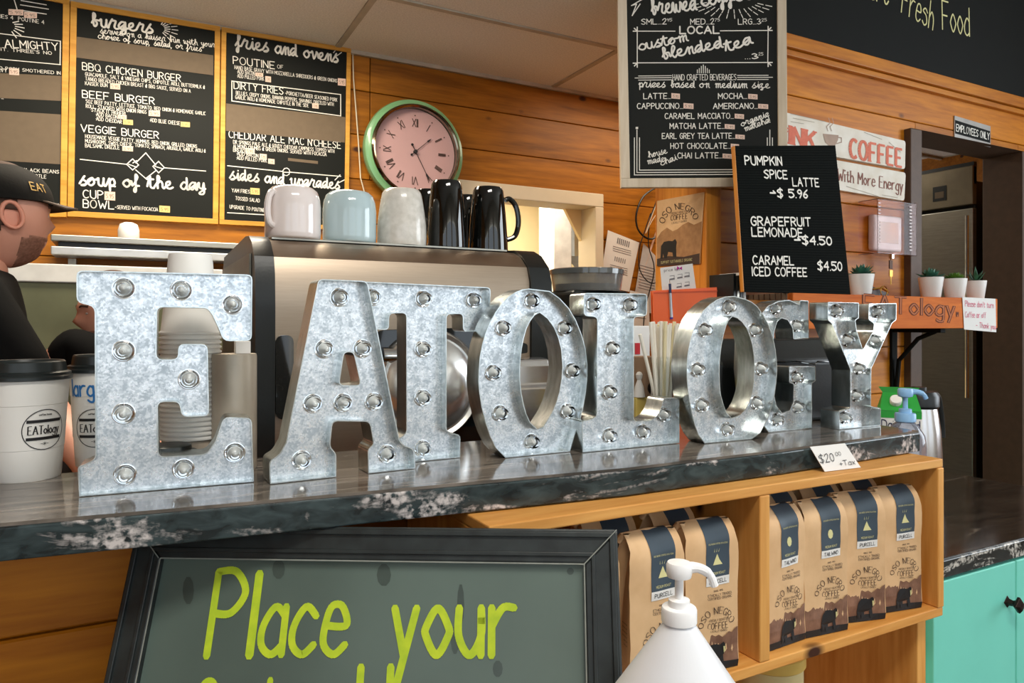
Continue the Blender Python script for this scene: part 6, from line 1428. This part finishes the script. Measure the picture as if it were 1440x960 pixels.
def head_on(root, c, yaw, cap=True, beard=True, tilt=0):
    M = Matrix.Rotation(yaw, 3, 'Z') @ Matrix.Rotation(tilt, 3, 'Y')
    def W(v): return c+M @ v
    hb = MB(); vs, fs = sphere_def(headfn); hb.add([W(v) for v in vs], fs)
    hd_ = hb.build('head', M_skin, root, smooth=True, ang=180)
    for s in (-1, 1):
        mb = MB()
        pts = [Vector((-.010+.020*math.cos(a)-.004*math.sin(a), s*(.0745+.006*abs(math.cos(a*.5))), -.008+.031*math.sin(a)*(1 if math.sin(a) > 0 else .85))) for a in [k*math.pi/8 for k in range(16)]]
        mb.tube([W(p) for p in pts], [.0050 if k < 9 else .0040 for k in range(16)], 8, closed=True)
        v2, f2 = sphere_def(lambda x, y, z: Vector((-.010+.017*x, s*(.0735+.0035*y), -.010+.027*z)), 14, 10); mb.add([W(p) for p in v2], f2)
        mb.build('ear', mat('ear_skin', (224, 150, 124), .5), root, smooth=True, ang=180)
        # eye and eyebrow
        v2, f2 = sphere_def(lambda x, y, z: Vector((.0795+.0075*x, s*.029+.011*y, .006+.006*z)), 14, 10); MB().add([W(p) for p in v2], f2).build('eye', mat('eye_white', (220, 214, 208), .3), root, smooth=True, ang=180)
        MB().tube([W(Vector((.094, s*.016, .026))), W(Vector((.092, s*.030, .030))), W(Vector((.080, s*.046, .026)))], .0035, 6).build('eyebrow', M_hair, root, smooth=True)
    # hair shell: scalp, back and sides; beard along the jaw
    def shell(sel, grow, name, m):
        v, f = sphere_def(lambda x, y, z: (x, y, z), 96, 64); mb = MB(); V = [headfn(*p)*grow for p in v]
        keep = [q for q in f if all(sel(*v[i]) for i in q)]; mb.add([W(p) for p in V], keep)
        o = mb.build(name, m, root, smooth=True, ang=180); md = o.modifiers.new('s', 'SOLIDIFY'); md.thickness = .004; md.offset = 1; return o
    shell(lambda x, y, z: (z > .30 and x < .75) or (x < -.25 and z > -.35) or (x < .0 and z > .02), 1.02, 'hair', M_hair)
    if beard: shell(lambda x, y, z: z < -.34-.25*max(0, .45-x) and x > .08 and not (z > -.56 and z < -.42 and abs(y) < .28) and not (z > -.38 and abs(y) < .5 and x > .6) , 1.008, 'beard', mat('short_beard', (158, 112, 92), .85, scale=150, c2=(120, 80, 62), bump=.5))
    if cap:
        def cf(x, y, z):
            p = headfn(x, y, max(z, 0) if z < 0 else z); return Vector((p.x*1.10, p.y*1.14, (p.z+.022)*1.06 if z > 0 else .022+z*.002))
        v2, f2 = sphere_def(lambda x, y, z: Vector((x*.108-.002, y*.090, .030+max(z, 0)*.090+(.006*x))), 40, 28)
        cc_ = MB().add([W(p) for p in v2], f2).build('cap', M_cap, root, smooth=True, ang=60)
        mb = MB(); N = 14; top_ = []; 
        for k in range(N+1):
            a = R(-62+124*k/N); ix = .104*math.cos(a); iy = .088*math.sin(a); ox = .098+.078*math.cos(a*1.15); oy = .074*math.sin(a)
            top_.append((Vector((ix, iy, .037)), Vector((max(ox-.014, ix+.002), oy, .040-.012*abs(math.sin(a))**2-.004))))
        for k in range(N):
            (a0, b0), (a1, b1) = top_[k], top_[k+1]; t_ = Vector((0, 0, .0035))
            mb.hexa([W(p-t_) for p in (a0, b0, b1, a1)], [W(p) for p in (a0, b0, b1, a1)])
        mb.build('cap_brim', M_brim, root)
        D = MB(); S, Wd = layout('EAT'); 
        for p_ in ribbons(S, 1.1):
            def fn(x, y):
                a = R(-62)+(x-Wd/2)*.0021/.10; zz = .055+y*.0022; rr = math.sqrt(max(0, 1-((zz-.030)/.090)**2))
                return W(Vector((.110*rr*math.cos(a)-.002, .0925*rr*math.sin(a), zz)))
            D.face([fn(x, y) for x, y in p_])
        D.build('cap_lettering', mat('gold_thread', (190, 150, 70), .6), root)
def fingers(root, wrist, dirv, side, name='hand'):
    pass
def person(name, label, hc, yaw, sh, arms, lean=0, cap=True, beard=True, tilt=0, long_=False, hyaw=None):
    """hc head centre; sh shoulder centre height point; arms = [(shoulder, elbow, wrist, hand_tip)] in world space"""
    root = thing(name, label, 'person', (sh.x, sh.y, 0)); o3 = ORG[root.name]
    f = Vector((math.cos(yaw), math.sin(yaw), 0)); l = Vector((-math.sin(yaw), math.cos(yaw), 0))
    pel = Vector((sh.x, sh.y, .92))-f*lean*.5
    neck0 = sh+Vector((0, 0, .015)); neck1 = hc-f*.018-Vector((0, 0, .075))
    V = []; E = []
    def v(p, r, par=None):
        V.append((*(Vector(p)-o3), r)); 
        if par is not None: E.append((par, len(V)-1))
        return len(V)-1
    p0 = v(pel, (.12, .15)); p1 = v(pel*.55+sh*.45, (.105, .13), p0); p2 = v(pel*.15+sh*.85-Vector((0, 0, .02)), (.105, .15), p1); p3 = v(neck0, .062, p2); v(neck1, .052, p3)
    for s in (-1, 1):
        h_ = v(pel+l*s*.09-Vector((0, 0, .06)), .085, p0); k_ = v(pel+l*s*.10+f*.01-Vector((0, 0, .46)), .058, h_); a_ = v(Vector(((pel+l*s*.10).x, (pel+l*s*.10).y, .09)), .042, k_); v(Vector(((pel+l*s*.10+f*.13).x, (pel+l*s*.10+f*.13).y, .045)), .035, a_)
    for (s_, e_, w_, t_) in arms:
        a1 = v(s_, .055, p2); a2 = v(e_, .042, a1); a3 = v(e_*.5+w_*.5, .038, a2); a4 = v(w_, .026, a3)
        hd2 = (t_-w_); L = hd2.length; u = hd2.normalized(); si = u.cross(Vector((0, 0, 1))).normalized(); up = si.cross(u)
        pm = v(w_+u*L*.28, (.028, .018), a4); pk = v(w_+u*L*.50, (.030, .014), pm)
        for j, (o_, ln_) in enumerate(((-.026, .42), (-.009, .50), (.009, .46), (.026, .36))):
            b1 = v(w_+u*L*.55+si*o_, .0085, pk); b2 = v(w_+u*L*(.55+ln_*.5)+si*o_*1.05-up*.010, .0078, b1); v(w_+u*L*(.55+ln_*.85)+si*o_-up*.030, .0068, b2)
        th_ = v(w_+u*L*.35+si*.036-up*.008, .010, pm); v(w_+u*L*.55+si*.050-up*.020, .0085, th_)
    skin_mesh('body', V, E, M_skin, root)
    # T-shirt with short sleeves
    V2 = []; E2 = []
    def v2(p, r, par=None):
        V2.append((*(Vector(p)-o3), r)); 
        if par is not None: E2.append((par, len(V2)-1))
        return len(V2)-1
    q0 = v2(pel-Vector((0, 0, .04)), (.145, .18)); q1 = v2(pel*.55+sh*.45, (.128, .155), q0); q2 = v2(pel*.18+sh*.82, (.128, .165), q1); q3 = v2(sh+Vector((0, 0, .002)), (.085, .085), q2); v2(sh+Vector((0, 0, .030)), (.068, .068), q3)
    for (s_, e_, w_, t_) in arms:
        b1 = v2(s_, .076, q2); b2 = v2(s_*.4+e_*.6, .066, b1); b3 = v2(s_*.12+e_*.88, .062, b2)
        if long_: b4 = v2(e_, .056, b3); v2(w_*.9+e_*.1, .040, b4)
    skin_mesh('tshirt', V2, E2, M_tee, root)
    V3 = []; E3 = []
    def v3(p, r, par=None):
        V3.append((*(Vector(p)-o3), r)); 
        if par is not None: E3.append((par, len(V3)-1))
        return len(V3)-1
    r0_ = v3(pel-Vector((0, 0, .02)), (.13, .165))
    for s in (-1, 1):
        h_ = v3(pel+l*s*.09-Vector((0, 0, .10)), .10, r0_); k_ = v3(pel+l*s*.10-Vector((0, 0, .46)), .075, h_); v3(Vector(((pel+l*s*.10).x, (pel+l*s*.10).y, .10)), .062, k_)
        sp_ = Vector(((pel+l*s*.10).x, (pel+l*s*.10).y, 0)); vv, ff = sphere_def(lambda x, y, z: sp_+f*(.045+x*.135)+l*y*.05+Vector((0, 0, .045+max(z, -.9)*.05)), 20, 12)
        MB().add(vv, ff).build('shoe', M_blackpl, root, smooth=True, ang=60)
    skin_mesh('trousers', V3, E3, M_pants, root)
    head_on(root, hc, yaw if hyaw is None else hyaw, cap, beard, tilt)
    return root
hc = at(1, 303, d=1.62); f0 = Vector((1, .12, 0)).normalized(); yw = math.atan2(f0.y, f0.x)
sh = Vector((hc.x-.055, hc.y, EYE+(HY-398)*1.62/F)); l0 = Vector((-f0.y, f0.x, 0))
rs = sh-l0*.185-Vector((0, 0, .035)); ls = sh+l0*.185-Vector((0, 0, .035))
el = at(58, 565, d=1.45); wr = at(122, 650, d=1.30); tp = at(176, 690, d=1.28)
tp.z = max(tp.z, .93); wr.z = max(wr.z, .95)
person('person', 'man in black cap and black T-shirt with short beard, seen in profile at left', hc, yw, sh,
    [(rs, el, wr, tp), (ls, ls+Vector((.10, .05, -.30)), ls+Vector((.33, .03, -.38)), ls+Vector((.50, .0, -.40)))], hyaw=R(30))
# second member of staff bending behind the letter E
hc = at(163, 438, d=2.12); yw = R(195)
sh = Vector((hc.x-.01, hc.y+.06, hc.z-.175)); l0 = Vector((-math.sin(yw), math.cos(yw), 0))
rs = sh-l0*.17-Vector((0, 0, .02)); ls = sh+l0*.17-Vector((0, 0, .02))
e2 = at(96, 482, d=2.0); w2 = at(66, 520, d=1.97); t2_ = at(40, 530, d=1.95)
person('person', 'second person in black T-shirt bending over, mostly hidden behind the letter E', hc, yw, sh,
    [(rs, rs+Vector((.02, .02, -.28)), rs+Vector((-.10, .02, -.48)), rs+Vector((-.18, .02, -.56))), (ls, e2, w2, t2_)], cap=False, tilt=.15, long_=True)
